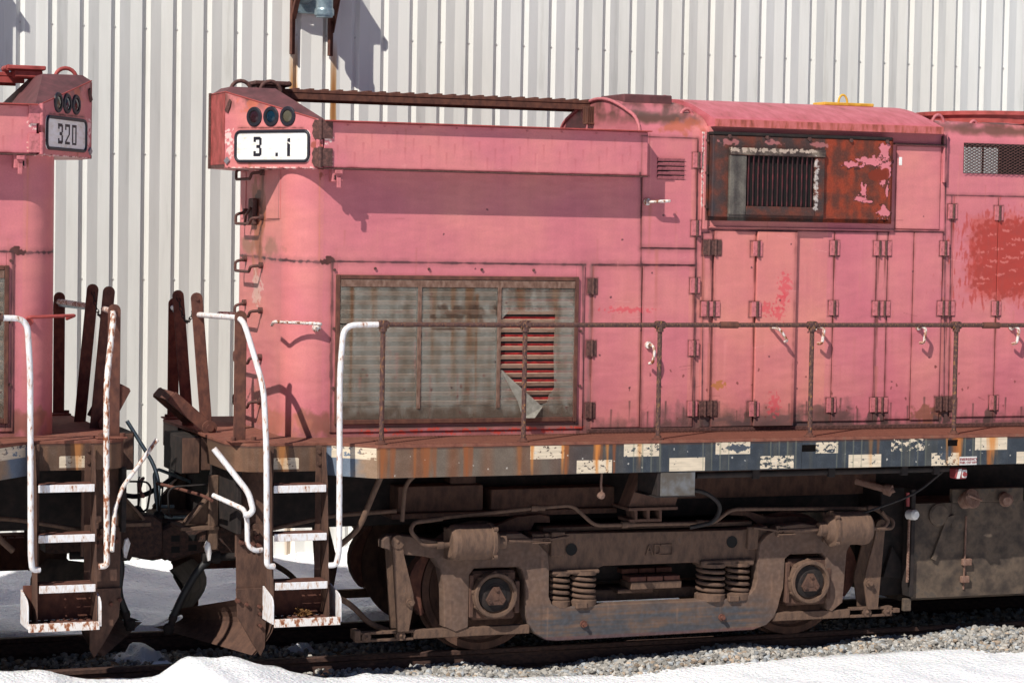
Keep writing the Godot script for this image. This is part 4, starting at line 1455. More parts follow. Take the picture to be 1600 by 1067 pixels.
		prism(g, [Vector2(0.955, 3.88), Vector2(0.99, 3.88), Vector2(0.99, 4.245), Vector2(0.955, 4.255)], 0.001, 0.008, 0.002, T)
		part(nb, "edge_strip", g, M.hinge)
		# little latch lugs at the nose
		g = Geo.new()
		prism(g, [Vector2(0.0, 4.33), Vector2(0.05, 4.42), Vector2(0.07, 4.40), Vector2(0.06, 4.36), Vector2(0.035, 4.31)], 0.001, 0.014, 0.003, T)
		part(nb, "latch", g, M.hingedark)
		g = Geo.new()
		prism(g, [Vector2(0.0, 3.93), Vector2(0.03, 3.96), Vector2(0.06, 3.93), Vector2(0.03, 3.90)], 0.001, 0.016, 0.003, T)
		part(nb, "latch", g, M.bolt)
	# nose frame, seen from the side as a narrow box
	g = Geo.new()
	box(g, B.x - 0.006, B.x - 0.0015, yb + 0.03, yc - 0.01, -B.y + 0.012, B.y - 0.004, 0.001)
	part(nb, "nose_panel", g, M.redsteel)  # thin panel in a darker red than the faces beside it
	g = Geo.new()
	box(g, B.x - 0.022, B.x - 0.001, yb, yc + 0.01, -B.y - 0.02, -B.y + 0.01, 0.004)
	box(g, B.x - 0.007, B.x - 0.001, yb, yb + 0.028, -B.y + 0.011, B.y, 0.001)
	part(nb, "nose_strip", g, M.hingedark)
	# lifting eyes on the roof
	for q in ([[-0.34, 0.1], [-0.12, 0.25]] if full else [[-0.34, 0.1]]):
		g = Geo.new()
		var cc := Vector3(q[0], 4.495, q[1] * 0.6)
		var arc := []
		for k in 11:
			var an := PI * k / 10
			arc.append(cc + Vector3(cos(an) * 0.085, sin(an) * 0.085, 0))
		tube(g, arc, 0.016, 8)
		part(L, "lifting_eye", g, M.hingedark if full else M.redsteel)
	# hinged hatch behind the eyes
	g = Geo.new()
	box(g, -0.20, 0.10, 4.562, 4.595, -0.30, -0.02, 0.006)
	box(g, -0.18, 0.04, 4.50, 4.561, -0.28, -0.05, 0.01)
	tube(g, [Vector3(0.09, 4.575, -0.04), Vector3(0.09, 4.575, -0.26)], 0.024, 8)
	part(L, "roof_hatch", g, M.hingedark if full else M.redsteel)


func circle(c: Vector3, u: Vector3, v: Vector3, r: float, n: int) -> Array:
	var o := []
	for k in n:
		o.append(c + (u * cos(TAU * k / n) + v * sin(TAU * k / n)) * r)
	return o


func digit(g: Geo, d: String, x0: float, x1: float, y0: float, y1: float, T: Transform3D) -> void:
	var t := 0.024 if d == "3" else 0.02
	var ym := (y0 + y1) / 2
	var r := func(a: float, b: float, c: float, e: float) -> void:
		prism(g, [Vector2(a, c), Vector2(b, c), Vector2(b, e), Vector2(a, e)], 0.0061, 0.0085, 0.0005, T)
	if d == "3":
		r.call(x0, x1 - 0.012, y1 - t, y1)
		r.call(x0, x1 - 0.012, y0, y0 + t)
		r.call(x0 + 0.03, x1 - 0.012, ym - t * 0.5, ym + t * 0.5)
		r.call(x1 - t, x1, ym + t * 0.5, y1 - 0.010)
		r.call(x1 - t, x1, y0 + 0.010, ym - t * 0.5)
		r.call(x0, x0 + t, y1 - t * 1.7, y1 - t)
		r.call(x0, x0 + t, y0 + t, y0 + t * 1.7)
	elif d == "2":
		r.call(x0, x1, y1 - t, y1)
		r.call(x0, x1, y0, y0 + t)
		r.call(x1 - t, x1, ym, y1 - t)
		r.call(x0, x0 + t, y1 - t * 2.2, y1 - t)
		prism(g, [Vector2(x0, y0 + t), Vector2(x0 + t * 1.1, y0 + t), Vector2(x1, ym), Vector2(x1 - t, ym)], 0.0061, 0.0085, 0.0005, T)
	elif d == "0":
		r.call(x0, x1, y1 - t, y1)
		r.call(x0 + 0.004, x1 - 0.004, y0, y0 + t * 0.8)
		r.call(x0, x0 + t, y0 + t * 0.8, y1 - t)
		r.call(x1 - t, x1, y0 + t * 0.8, y1 - t)
	elif d == "i":
		prism(g, [Vector2(x0, y1 - 0.028), Vector2(x1, y1 - 0.035), Vector2(x1, y1), Vector2(x0 + 0.004, y1 - 0.006)], 0.0061, 0.0085, 0.0005, T)
		prism(g, [Vector2(x0, y0), Vector2(x1, y0), Vector2(x1, y1 - 0.052), Vector2(x0, y1 - 0.036)], 0.0061, 0.0085, 0.0005, T)
	else:
		r.call(x0, x1, y0, y1)


# ------------------------------------------------------------------ end platform, steps, coupler
func build_end(L: Node3D, full: bool) -> void:
	var g := Geo.new()
	# flat posts along the end of the platform
	for q in [[0.26, 2.83, true], [-0.38, 2.83, true], [1.12, 2.72, false], [-1.10, 2.74, false]]:
		g = Geo.new()
		var z: float = q[0]
		var top := Vector3(-0.735 if q[2] else -0.60, q[1], z)
		var bot := Vector3(-0.635 if q[2] else -0.60, 1.70 if q[2] else 1.762, z)
		bar(g, bot, top, Vector3(1, 0, 0), 0.095, 0.016, 0.004)
		lathe(g, top - Vector3(0, 0, 0.0085), Vector3(0, 0, 1), [[0.0, 0.0], [0.0, 0.047], [0.017, 0.047], [0.017, 0.0]], 16)
		var po := part(L, "end_post", g, M.rust)
		g = Geo.new()
		bolt(g, top + Vector3(0.0, -0.005, 0.008), Vector3(0, 0, 1), 0.015, 0.012)
		part(po, "bolt", g, M.rust)
		if not q[2]:
			g = Geo.new()
			box(g, -0.69, -0.46, 1.762, 1.775, z - 0.06, z + 0.10, 0.003)
			part(po, "base_plate", g, M.deck)
			for bxx in [-0.5, -0.66]:
				g = Geo.new()
				bolt(g, Vector3(bxx, 1.775, z + 0.05), Vector3.UP, 0.022, 0.026)
				part(po, "bolt", g, M.rust)
	var first := L.get_child_count()
	for s in [1.0, -1.0]:
		# white rail from the centre post over the corner post and down beside the steps
		g = Geo.new()
		var zc := 0.26 if s > 0 else 0.38
		tube(g, fillet([Vector3(-0.715, 2.70, s * zc), Vector3(-0.62, 2.71, s * 1.0), Vector3(-0.60, 2.70, s * 1.20), Vector3(-0.50, 2.20, s * 1.44), Vector3(-0.49, 1.75, s * 1.50), Vector3(-0.49, 0.86, s * 1.56), Vector3(-0.43, 0.855, s * 1.55)], 0.12, 6), 0.0225, 10)
		part(L, "end_handrail", g, M.white if full else M.whiterust)
		# rail on the other side of the steps, joined to the side handrail
		g = Geo.new()
		tube(g, fillet([Vector3(0.42, 2.68, s * 1.52), Vector3(0.10, 2.675, s * 1.52), Vector3(0.075, 2.3, s * 1.52), Vector3(0.07, 0.95, s * 1.58), Vector3(0.055, 0.85, s * 1.56), Vector3(0.0, 0.845, s * 1.54)], 0.10, 6), 0.0225, 10)
		part(L, "step_handrail", g, M.white)
		build_steps(L, s)
	if not full:
		for i in range(first, L.get_child_count()):
			(L.get_child(i) as Node3D).position.x = -0.10
	# chain between the centre posts
	g = Geo.new()
	for k in 15:
		var t := float(k) / 14
		var c := Vector3(-0.735, 2.80 - 0.17 * sin(PI * t), lerpf(0.24, -0.36, t))
		var d := Vector3(0, -0.17 * PI * cos(PI * t) / 0.6, -1).normalized()
		var up := Vector3(1, 0, 0) if k % 2 == 0 else d.cross(Vector3(1, 0, 0))
		var loop := []
		for j in 8:
			var an := TAU * j / 8
			loop.append(c + d * cos(an) * 0.030 + up * sin(an) * 0.014)
		tube(g, loop, 0.004, 5, true)
	part(L, "safety_chain", g, M.black)
	g = Geo.new()
	tube(g, [Vector3(-0.70, 2.68, -0.38), Vector3(-0.60, 2.68, -1.10)], 0.016, 8)
	part(L, "end_rail", g, M.galv)
	# folding step plate between the platforms, tipped up
	g = Geo.new()
	var q0 := Vector3(-0.64, 1.80, 0.0)
	var q1 := Vector3(-0.93, 2.05, 0.0) if full else Vector3(-0.79, 2.08, 0.0)
	var dr := (q1 - q0).normalized()
	var nn := Vector3(-dr.y, dr.x, 0)
	obox(g, Transform3D(Basis(dr, nn, dr.cross(nn)), (q0 + q1) / 2), Vector3(q0.distance_to(q1), 0.02, 0.52), 0.004)
	obox(g, Transform3D(Basis(dr, nn, dr.cross(nn)), (q0 + q1) / 2 + Vector3(0, 0, 0.27) + nn * 0.0), Vector3(q0.distance_to(q1), 0.10, 0.018), 0.004)
	obox(g, Transform3D(Basis(dr, nn, dr.cross(nn)), (q0 + q1) / 2 + Vector3(0, 0, -0.27)), Vector3(q0.distance_to(q1), 0.10, 0.018), 0.004)
	obox(g, Transform3D(Basis(dr, nn, dr.cross(nn)), q1), Vector3(0.02, 0.08, 0.54), 0.004)
	var dp := part(L, "drop_step", g, M.rust)
	g = Geo.new()
	lathe(g, Vector3(-0.63, 1.80, 0.29), Vector3(0, 0, 1), [[0.0, 0.06], [0.03, 0.06], [0.03, 0.03], [0.045, 0.03], [0.045, 0.0]], 14)
	part(dp, "pivot", g, M.rust)
	# steel box below the drop step
	g = Geo.new()
	box(g, -0.86, -0.70, 1.43, 1.73, -0.30, 0.30, 0.008)
	var bxp := part(L, "buffer_box", g, M.dark)
	g = Geo.new()
	box(g, -0.85, -0.71, 1.44, 1.72, 0.302, 0.315, 0.004)
	box(g, -0.70, -0.60, 1.46, 1.72, 0.20, 0.30, 0.004)
	part(bxp, "cover_plate", g, M.brown)
	# headstock and pilot plates
	g = Geo.new()
	box(g, -0.62, -0.58, 1.05, 1.54, -1.15, 1.15, 0.006)
	part(L, "headstock", g, M.dark)
	g = Geo.new()
	box(g, -0.60, -0.30, 0.86, 1.56, 1.02, 1.04, 0.004)
	part(L, "pilot_cheek", g, M.brown)
	g = Geo.new()
	box(g, -0.60, -0.30, 0.86, 1.56, -1.04, -1.02, 0.004)
	part(L, "pilot_cheek", g, M.brown)
	# shelf and gussets over the coupler
	for s in [1.0, -1.0]:
		g = Geo.new()
		box(g, -0.93, -0.62, 1.02, 1.05, minf(s * 0.26, s * 0.62), maxf(s * 0.26, s * 0.62), 0.004)
		prism(g, [Vector2(-0.62, 1.06), Vector2(-0.90, 1.06), Vector2(-0.88, 1.10), Vector2(-0.66, 1.34), Vector2(-0.62, 1.34)], s * 0.52, s * 0.54, 0.003)
		box(g, -0.70, -0.625, 0.86, 1.45, minf(s * 0.56, s * 0.60), maxf(s * 0.56, s * 0.60), 0.004)
		bar(g, Vector3(-0.88, 1.07, s * 0.56), Vector3(-0.68, 1.30, s * 0.56), Vector3(0, 0, 1), 0.08, 0.02)
		part(L, "coupler_bracket", g, M.truck)
	# coupler
	g = Geo.new()
	box(g, -0.66, -0.20, 0.76, 0.98, -0.13, 0.13, 0.01)
	prism(g, [Vector2(-0.56, 0.80), Vector2(-0.66, 0.745), Vector2(-0.80, 0.70), Vector2(-0.86, 0.69), Vector2(-0.88, 0.72), Vector2(-1.0, 0.70), Vector2(-1.11, 0.72), Vector2(-1.13, 0.80), Vector2(-1.12, 1.0), Vector2(-1.06, 1.05), Vector2(-0.98, 1.06), Vector2(-0.86, 1.03), Vector2(-0.78, 1.02), Vector2(-0.66, 1.0), Vector2(-0.56, 0.96)], -0.20 if full else 0.005, -0.005 if full else 0.20, 0.03)
	prism(g, [Vector2(-0.60, 0.78), Vector2(-0.94, 0.72), Vector2(-0.98, 0.80), Vector2(-0.98, 0.97), Vector2(-0.90, 1.01), Vector2(-0.60, 0.98)], -0.004 if full else -0.15, 0.15 if full else 0.004, 0.03)
	var co := part(L, "coupler", g, M.coupler)
	for q in [[-0.86, 0.90], [-0.86, 0.81], [-0.72, 0.90], [-0.72, 0.82]]:
		g = Geo.new()
		box(g, q[0] - 0.035, q[0] + 0.035, q[1] - 0.025, q[1] + 0.025, 0.148, 0.152, 0.001)
		part(co, "casting_pocket", g, M.hole)
	g = Geo.new()
	lathe(g, Vector3(-0.96, 1.04, -0.03), Vector3.UP, [[0.0, 0.05], [0.03, 0.05], [0.06, 0.03], [0.07, 0.0]], 12)
	tube(g, [Vector3(-0.965, 1.09, 0), Vector3(-0.975, 1.24, 0.02), Vector3(-0.99, 1.33, 0.04), Vector3(-0.96, 1.345, 0.05), Vector3(-0.945, 1.30, 0.05), Vector3(-0.955, 1.18, 0.03), Vector3(-0.96, 1.09, 0.0)], 0.007, 6)
	part(co, "lock_lifter", g, M.black)
	# uncoupling lever
	g = Geo.new()
	tube(g, fillet([Vector3(-0.99, 1.335, 0.05), Vector3(-0.90, 1.325, 0.3), Vector3(-0.80, 1.315, 0.8), Vector3(-0.78, 1.30, 1.0)], 0.05), 0.014, 8)
	var ul := part(L, "uncoupling_lever", g, M.rust)
	g = Geo.new()
	tube(g, fillet([Vector3(-0.78, 1.345, 1.05), Vector3(-0.62, 1.27, 1.36), Vector3(-0.60, 1.20, 1.38), Vector3(-0.60, 1.0, 1.40), Vector3(-0.54, 0.955, 1.40), Vector3(-0.48, 0.96, 1.38)], 0.06, 5), 0.020, 8)
	if full:
		part(ul, "lever_handle", g, M.white)
	g = Geo.new()
	tube(g, fillet([Vector3(-0.845, 1.73, 1.30), Vector3(-0.60, 1.40, 1.42), Vector3(-0.57, 1.27, 1.44), Vector3(-0.60, 1.235, 1.43), Vector3(-0.64, 1.24, 1.42)], 0.05, 5), 0.024, 8)
	if full:
		part(L, "foot_rail", g, M.white)
	# bent grey pipes reaching out at the centre
	g = Geo.new()
	tube(g, fillet([Vector3(-1.235, 1.84, 0.02), Vector3(-1.02, 1.50, 0.02), Vector3(-0.97, 1.35, 0.02), Vector3(-0.965, 1.10, -0.02), Vector3(-0.89, 1.04, -0.06), Vector3(-0.70, 1.04, -0.1)], 0.08, 5), 0.016, 8)
	tube(g, fillet([Vector3(-0.62, 1.30, -0.35), Vector3(-0.92, 1.42, -0.25), Vector3(-0.95, 1.38, -0.25), Vector3(-0.93, 1.14, -0.25), Vector3(-0.88, 1.11, -0.25), Vector3(-0.78, 1.11, -0.25)], 0.05, 5), 0.014, 8)
	if full:
		part(L, "bent_pipe", g, M.galv)
	else:
		g = Geo.new()
		tube(g, fillet([Vector3(-0.86, 1.74, 1.1), Vector3(-0.58, 1.40, 1.2), Vector3(-0.50, 1.25, 1.3), Vector3(-0.45, 0.95, 1.45)], 0.05, 5), 0.017, 8)
		part(L, "bent_pipe", g, M.whiterust)
	# hoses with glad hands
	for s in [1.0]:
		g = Geo.new()
		var h0 := Vector3(-0.68, 0.80, s * 0.60)
		var hx := 0.0 if full else 0.22
		tube(g, fillet([h0, Vector3(-0.79 + hx * 0.4, 0.70, s * 0.60), Vector3(-0.90 + hx, 0.50, s * 0.58), Vector3(-0.965 + hx, 0.345, s * 0.56)], 0.12, 6), 0.031, 10)
		var ho := part(L, "air_hose", g, M.rubber)
		g = Geo.new()
		lathe(g, Vector3(-0.965 + hx, 0.35, s * 0.56), Vector3(-0.1, -0.4, 0), [[0.0, 0.034], [0.03, 0.036], [0.05, 0.028], [0.08, 0.03]], 12)
		lathe(g, Vector3(-0.99 + hx, 0.25, s * 0.53), Vector3(-0.4, 0, s), [[0.0, 0.035], [0.05, 0.045], [0.07, 0.03], [0.07, 0.0]], 12)
		box(g, -1.04 + hx, -0.97 + hx, 0.20, 0.25, s * 0.56 - 0.02, s * 0.56 + 0.02, 0.006)
		part(ho, "glad_hand", g, M.dark)
		g = Geo.new()
		lathe(g, Vector3(-0.70, 0.80, s * 0.60), Vector3(1, 0.02, 0), [[-0.05, 0.0], [-0.05, 0.045], [0.0, 0.05], [0.02, 0.04], [0.06, 0.05], [0.09, 0.05], [0.09, 0.03], [0.4, 0.03]], 12)
		var vv := part(L, "angle_cock", g, M.dark)
		g = Geo.new()
		prism(g, [Vector2(-0.755, 0.90), Vector2(-0.735, 0.945), Vector2(-0.71, 0.93), Vector2(-0.695, 0.86), Vector2(-0.705, 0.79), Vector2(-0.725, 0.785)], s * 0.66, s * 0.69, 0.008)
		part(vv, "cock_handle", g, M.white)
	if full:
		g = Geo.new()
		tube(g, fillet([Vector3(-0.60, 1.44, -0.55), Vector3(-0.75, 1.30, -0.5), Vector3(-1.05, 1.13, -0.5), Vector3(-1.35, 1.30, -0.5), Vector3(-1.50, 1.46, -0.55)], 0.25, 7), 0.022, 8)
		part(L, "jumper_cable", g, M.rubber)
	g = Geo.new()
	lathe(g, Vector3(-0.625, 1.44, -0.55), Vector3(-1, -0.7, 0), [[-0.06, 0.0], [-0.06, 0.07], [0.02, 0.07], [0.02, 0.04], [0.12, 0.035], [0.12, 0.0]], 14)
	part(L, "cable_socket", g, M.coupler)
	# grab loop on the cut lever bracket
	g = Geo.new()
	tube(g, fillet([Vector3(-0.62, 1.36, 0.42), Vector3(-0.94, 1.345, 0.40), Vector3(-0.98, 1.30, 0.38), Vector3(-0.96, 1.12, 0.34), Vector3(-0.93, 1.10, 0.33)], 0.04, 4), 0.009, 6)
	part(L, "lever_chain", g, M.black)
	g = Geo.new()
	for q in [[-0.56, 0.98], [-0.50, 0.975], [-0.45, 0.97]]:
		lathe(g, Vector3(q[0], q[1] + 0.09, 1.062), Vector3(0, 0, 1), [[0.0, 0.022], [0.05, 0.022], [0.05, 0.0]], 6)
	var nuts := part(L, "bracket_nuts", g, M.brown)
	nuts.set_meta("kind", "stuff")
	# snow plow blade, V-shaped, hollow-faced
	for s in [1.0, -1.0]:
		g = Geo.new()
		var nu := 10
		var nv := 8
		var P := func(i: int, j: int) -> Vector3:
			var t := float(i) / nu      # 0 side .. 1 centre
			var v := float(j) / nv      # 0 bottom .. 1 top
			var zz: float = s * lerpf(1.08, 0.02, t)
			var hollow := 0.16 * sin(PI * clampf(v * 0.9, 0.0, 1.0))
			return Vector3(lerpf(-0.47, -0.92, t) + hollow + (-0.08 * t if j == 0 else 0.0), lerpf(lerpf(0.10, 0.17, t), lerpf(0.56, 0.30 if s > 0 else 0.62, t), v), zz)
		for i in nu:
			for j in nv:
				face(g, [P.call(i, j), P.call(i + 1, j), P.call(i + 1, j + 1), P.call(i, j + 1)], Vector3(-1, 0, s * 0.4))
				face(g, [P.call(i, j) + Vector3(0.02, 0, 0), P.call(i + 1, j) + Vector3(0.02, 0, 0), P.call(i + 1, j + 1) + Vector3(0.02, 0, 0), P.call(i, j + 1) + Vector3(0.02, 0, 0)], Vector3(1, 0, -s * 0.4))
		var pb := part(L, "plow_blade", g, M.brown if s > 0 else M.tank)
		g = Geo.new()
		var T2 := Transform3D(Basis(), Vector3(0, 0, 0)) 
		prism(g, [Vector2(-0.60, 0.62), Vector2(-0.585, 0.40), Vector2(-0.47, 0.20), Vector2(-0.40, 0.09), Vector2(-0.365, 0.16), Vector2(-0.355, 0.62)], minf(s * 1.065, s * 1.085), maxf(s * 1.065, s * 1.085), 0.004, T2)
		part(pb, "plow_wing", g, M.brown)
		g = Geo.new()
		prism(g, [Vector2(-0.60, 1.04), Vector2(-0.59, 0.55), Vector2(-0.36, 0.50), Vector2(-0.35, 1.10), Vector2(-0.45, 1.12)], minf(s * 1.045, s * 1.063), maxf(s * 1.045, s * 1.063), 0.004)
		var hp := part(L, "plow_hanger", g, M.brown, "rusty side plate with bolts")
		g = Geo.new()
		for q in [[-0.42, 0.48], [-0.41, 0.42], [-0.41, 0.33], [-0.52, 0.50], [-0.585, 0.53], [-0.44, 1.02], [-0.42, 0.95], [-0.56, 0.98], [-0.52, 0.97], [-0.48, 0.96]]:
			lathe(g, Vector3(q[0], q[1], s * 1.063), Vector3(0, 0, s), [[0.0, 0.024], [0.022, 0.024], [0.022, 0.014], [0.05, 0.014], [0.05, 0.0]], 6)
		var bs := part(hp, "bolts", g, M.rust)
		bs.set_meta("kind", "stuff")


func build_steps(L: Node3D, s: float) -> void:
	var g := Geo.new()
	var zs := func(z: float) -> float: return s * z
	# stringers
	for x in [-0.425, 0.012]:
		g = Geo.new()
		var poly := [Vector2(1.30, 1.73), Vector2(1.30, 1.50), Vector2(1.33, 0.42), Vector2(1.53, 0.42), Vector2(1.50, 0.75), Vector2(1.43, 1.50), Vector2(1.36, 1.73)]
		prism(g, poly, -0.005, 0.005, 0.001, Transform3D(Basis(Vector3(0, 0, s), Vector3(0, 1, 0), Vector3(1, 0, 0)), Vector3(x, 0, 0)))
		# turned flange facing out
		var fx: float = x + (0.006 if x < 0 else -0.05)
		var st := part(L, "step_stringer", g, M.brown)
		g = Geo.new()
		prism(g, [Vector2(fx, 1.74), Vector2(fx, 0.60), Vector2(fx + 0.045, 0.60), Vector2(fx + 0.045, 1.74)], minf(s * 1.285, s * 1.295), maxf(s * 1.285, s * 1.295), 0.001)
		bolt(g, Vector3(fx + 0.022, 1.69, s * 1.296), Vector3(0, 0, s), 0.016, 0.012)
		bolt(g, Vector3(fx + 0.022, 1.60, s * 1.296), Vector3(0, 0, s), 0.016, 0.012)
		part(st, "flange", g, M.brown)
	# treads with white noses
	for q in [[1.44, 1.30, 1.46], [1.075, 1.32, 1.49], [0.71, 1.33, 1.53]]:
		g = Geo.new()
		var y: float = q[0]
		for k in 5:
			var za := lerpf(q[1], q[2] - 0.01, k / 5.0)
			box(g, -0.405, -0.008, y + 0.004 + 0.004 * (k % 2), y + 0.016 + 0.004 * (k % 2), minf(s * za, s * (za + 0.028)), maxf(s * za, s * (za + 0.028)), 0.002)
		for k in 5:
			box(g, -0.40 + k * 0.093, -0.385 + k * 0.093, y - 0.008, y + 0.004, minf(s * q[1], s * (q[2] - 0.01)), maxf(s * q[1], s * (q[2] - 0.01)), 0.001)
		var tr := part(L, "step_tread", g, M.rust)
		g = Geo.new()
		box(g, -0.415, -0.002, y - 0.042, y + 0.014, minf(s * (q[2] - 0.008), s * q[2]), maxf(s * (q[2] - 0.008), s * q[2]), 0.003)
		part(tr, "white_nosing", g, M.white)
	# bottom step pan
	g = Geo.new()
	box(g, -0.435, 0.085, 0.425, 0.437, minf(s * 1.32, s * 1.58), maxf(s * 1.32, s * 1.58), 0.003)
	for k in 9:
		box(g, -0.40 + k * 0.055, -0.375 + k * 0.055, 0.437, 0.447, minf(s * 1.33, s * 1.56), maxf(s * 1.33, s * 1.56), 0.003)
	var bt := part(L, "step_tread", g, M.rust)
	g = Geo.new()
	box(g, -0.435, 0.085, 0.395, 0.458, minf(s * 1.582, s * 1.592), maxf(s * 1.582, s * 1.592), 0.003)
	part(bt, "white_nosing", g, M.whiterust)
	g = Geo.new()
	box(g, -0.43, 0.08, 0.438, 0.70, minf(s * 1.31, s * 1.318), maxf(s * 1.31, s * 1.318), 0.002)
	part(bt, "step_back", g, M.rust)
	for x in [-0.443, 0.089]:
		g = Geo.new()
		prism(g, [Vector2(1.30, 0.42), Vector2(1.585, 0.42), Vector2(1.585, 0.56), Vector2(1.57, 0.60), Vector2(1.53, 0.625), Vector2(1.30, 0.67)], -0.006, 0.006, 0.002, Transform3D(Basis(Vector3(0, 0, s), Vector3(0, 1, 0), Vector3(1, 0, 0)), Vector3(x, 0, 0)))
		part(bt, "step_cheek", g, M.white)


# ------------------------------------------------------------------ running board, sill, handrails
func build_deck(L: Node3D, full: bool) -> void:
	var xe := 8.0 if full else 4.0
	var half := [Vector2(xe, 1.6), Vector2(0.36, 1.6), Vector2(0.06, 1.275), Vector2(-0.45, 1.275), Vector2(-0.56, 1.25), Vector2(-0.65, 1.17), Vector2(-0.695, 1.05), Vector2(-0.70, 0.9)]
	var poly := half.duplicate()
	for i in range(half.size() - 1, -1, -1):
		poly.append(Vector2(half[i].x, -half[i].y))
	var g := Geo.new()
	slab(g, poly, 1.738, 1.76, 0.003)
	var dk := part(L, "running_board", g, M.deck)
	# raised tread ribs
	g = Geo.new()
	var x := 0.45
	while x < xe - 0.1:
		box(g, x, x + 0.012, 1.7605, 1.7635, 0.93, 1.58, 0.001)
		x += 0.03
	var rb := part(dk, "tread_ribs", g, M.deck)
	rb.set_meta("kind", "stuff")
	uvmode = 1
	for s in [1.0, -1.0]:
		var sd := 1.0 if s > 0 else -1.0
		# side sill with two slots
		g = Geo.new()
		var z0 := minf(sd * 1.58, sd * 1.598)
		var z1 := maxf(sd * 1.58, sd * 1.598)
		if full and s > 0:
			box(g, 0.36, 4.01, 1.506, 1.737, z0, z1, 0.003)
			box(g, 4.145, 5.39, 1.506, 1.737, z0, z1, 0.003)
			box(g, 5.49, xe, 1.506, 1.737, z0, z1, 0.003)
			for q in [[4.0105, 4.1445, 1.645, 1.703], [5.3905, 5.4895, 1.668, 1.722]]:
				box(g, q[0], q[1], 1.506, q[2], z0, z1, 0.0)
				box(g, q[0], q[1], q[3], 1.737, z0, z1, 0.0)
		else:
			box(g, 0.36, xe, 1.506, 1.737, z0, z1, 0.003)
		var sl := part(L, "side_sill", g, M.sill)
		g = Geo.new()
		# bevelled return to the steps, recessed panel behind them and rounded corner
		var zr := sd
		var path := [Vector2(0.36, 1.598), Vector2(0.062, 1.272), Vector2(-0.45, 1.272), Vector2(-0.56, 1.248), Vector2(-0.648, 1.168), Vector2(-0.693, 1.05), Vector2(-0.698, 0.5)]
		for i in path.size() - 1:
			var a: Vector2 = path[i]
			var b: Vector2 = path[i + 1]
			var yb := 1.506 if i == 0 else 1.54
			var out := Vector3(b.y - a.y, 0, -(b.x - a.x)) * 1.0
			out = Vector3(-absf(b.y - a.y), 0, zr * absf(b.x - a.x))
			var ins := out.normalized() * -0.014
			var q := [Vector3(a.x, yb, zr * a.y), Vector3(b.x, yb, zr * b.y), Vector3(b.x, 1.737, zr * b.y), Vector3(a.x, 1.737, zr * a.y)]
			face(g, q, out)
			face(g, [q[0] + ins, q[1] + ins, q[2] + ins, q[3] + ins], -out)
			face(g, [q[0], q[1], q[1] + ins, q[0] + ins], Vector3.DOWN)
		part(sl, "end_fascia", g, M.sill)
		if full:
			# jacking pad hung below the sill
			g = Geo.new()
			box(g, 2.746, 3.052, 1.31, 1.504, minf(s * 1.57, s * 1.592), maxf(s * 1.57, s * 1.592), 0.004)
			var jp := part(sl, "jacking_pad", g, M.sill)
			uvmode = 0
			g = Geo.new()
			box(g, 2.72, 2.745, 1.31, 1.504, minf(s * 1.2, s * 1.59), maxf(s * 1.2, s * 1.59), 0.003)
			box(g, 2.70, 3.06, 1.30, 1.309, minf(s * 1.2, s * 1.592), maxf(s * 1.2, s * 1.592), 0.003)
			part(sl, "pad_gusset", g, M.dark)
			uvmode = 1
	uvmode = 0
	# side handrails
	for s in [1.0, -1.0]:
		g = Geo.new()
		tube(g, [Vector3(0.41, 2.68, s * 1.52), Vector3(2.0, 2.678, s * 1.52), Vector3(3.5, 2.68, s * 1.52), Vector3(5.5, 2.682, s * 1.52), Vector3(xe, 2.682, s * 1.52)], 0.0185, 8)
		var hr := part(L, "side_handrail", g, M.pole)
		for q in ([3.28, 5.75] if full else [3.28]):
			g = Geo.new()
			tube(g, [Vector3(q, 2.68, s * 1.52), Vector3(q + 0.16, 2.68, s * 1.52)], 0.027, 8)
			part(hr, "coupling", g, M.rust)
		for px in ([0.415, 1.585, 2.745, 4.12, 5.49, 6.9] if full else [0.415, 1.585, 2.745, 3.95]):
			g = Geo.new()
			tube(g, [Vector3(px, 1.762, s * 1.52), Vector3(px, 2.665, s * 1.52)], 0.020, 8)
			var po := part(L, "handrail_post", g, M.pole)
			g = Geo.new()
			lathe(g, Vector3(px, 1.762, s * 1.52), Vector3.UP, [[0.0, 0.05], [0.008, 0.05], [0.014, 0.03], [0.03, 0.026], [0.03, 0.015]], 12)
			part(po, "base_flange", g, M.rust)
			g = Geo.new()
			lathe(g, Vector3(px - 0.04, 2.68, s * 1.52), Vector3(1, 0, 0), [[0.0, 0.02], [0.0, 0.031], [0.08, 0.031], [0.08, 0.02]], 10)
			tube(g, [Vector3(px, 2.625, s * 1.52), Vector3(px, 2.712, s * 1.52)], 0.031, 8)
			part(po, "tee_fitting", g, M.pole)
	if full:
		# fuel cut-off sign and its striped box
		g = Geo.new()
		box(g, 5.504, 5.672, 1.508, 1.578, 1.600, 1.604, 0.001)
		var sg := part(L, "cut_off_sign", g, M.sign)
		for q in [["EMERGENCY", 1.556, 0.034], ["FUEL CUT OFF", 1.528, 0.030]]:
			var tm := TextMesh.new()
			var fo := SystemFont.new()
			fo.font_names = PackedStringArray(["Droid Sans"])
			fo.font_weight = 700
			tm.font = fo
			tm.text = q[0]
			tm.font_size = 32
			tm.pixel_size = q[2] / 38.0
			tm.depth = 0.002
			var o := MeshInstance3D.new()
			o.name = numbered(sg, "lettering")
			o.mesh = tm
			o.material_override = M.signred
			o.position = Vector3(5.588, q[1], 1.6055)
			sg.add_child(o, true)
		g = Geo.new()
		box(g, 5.50, 5.61, 1.385, 1.475, 1.45, 1.56, 0.01)
		var eb := part(L, "cut_off_box", g, M.signred)
		g = Geo.new()
		prism(g, [Vector2(5.505, 1.39), Vector2(5.535, 1.39), Vector2(5.555, 1.47), Vector2(5.525, 1.47)], 1.561, 1.564, 0.001)
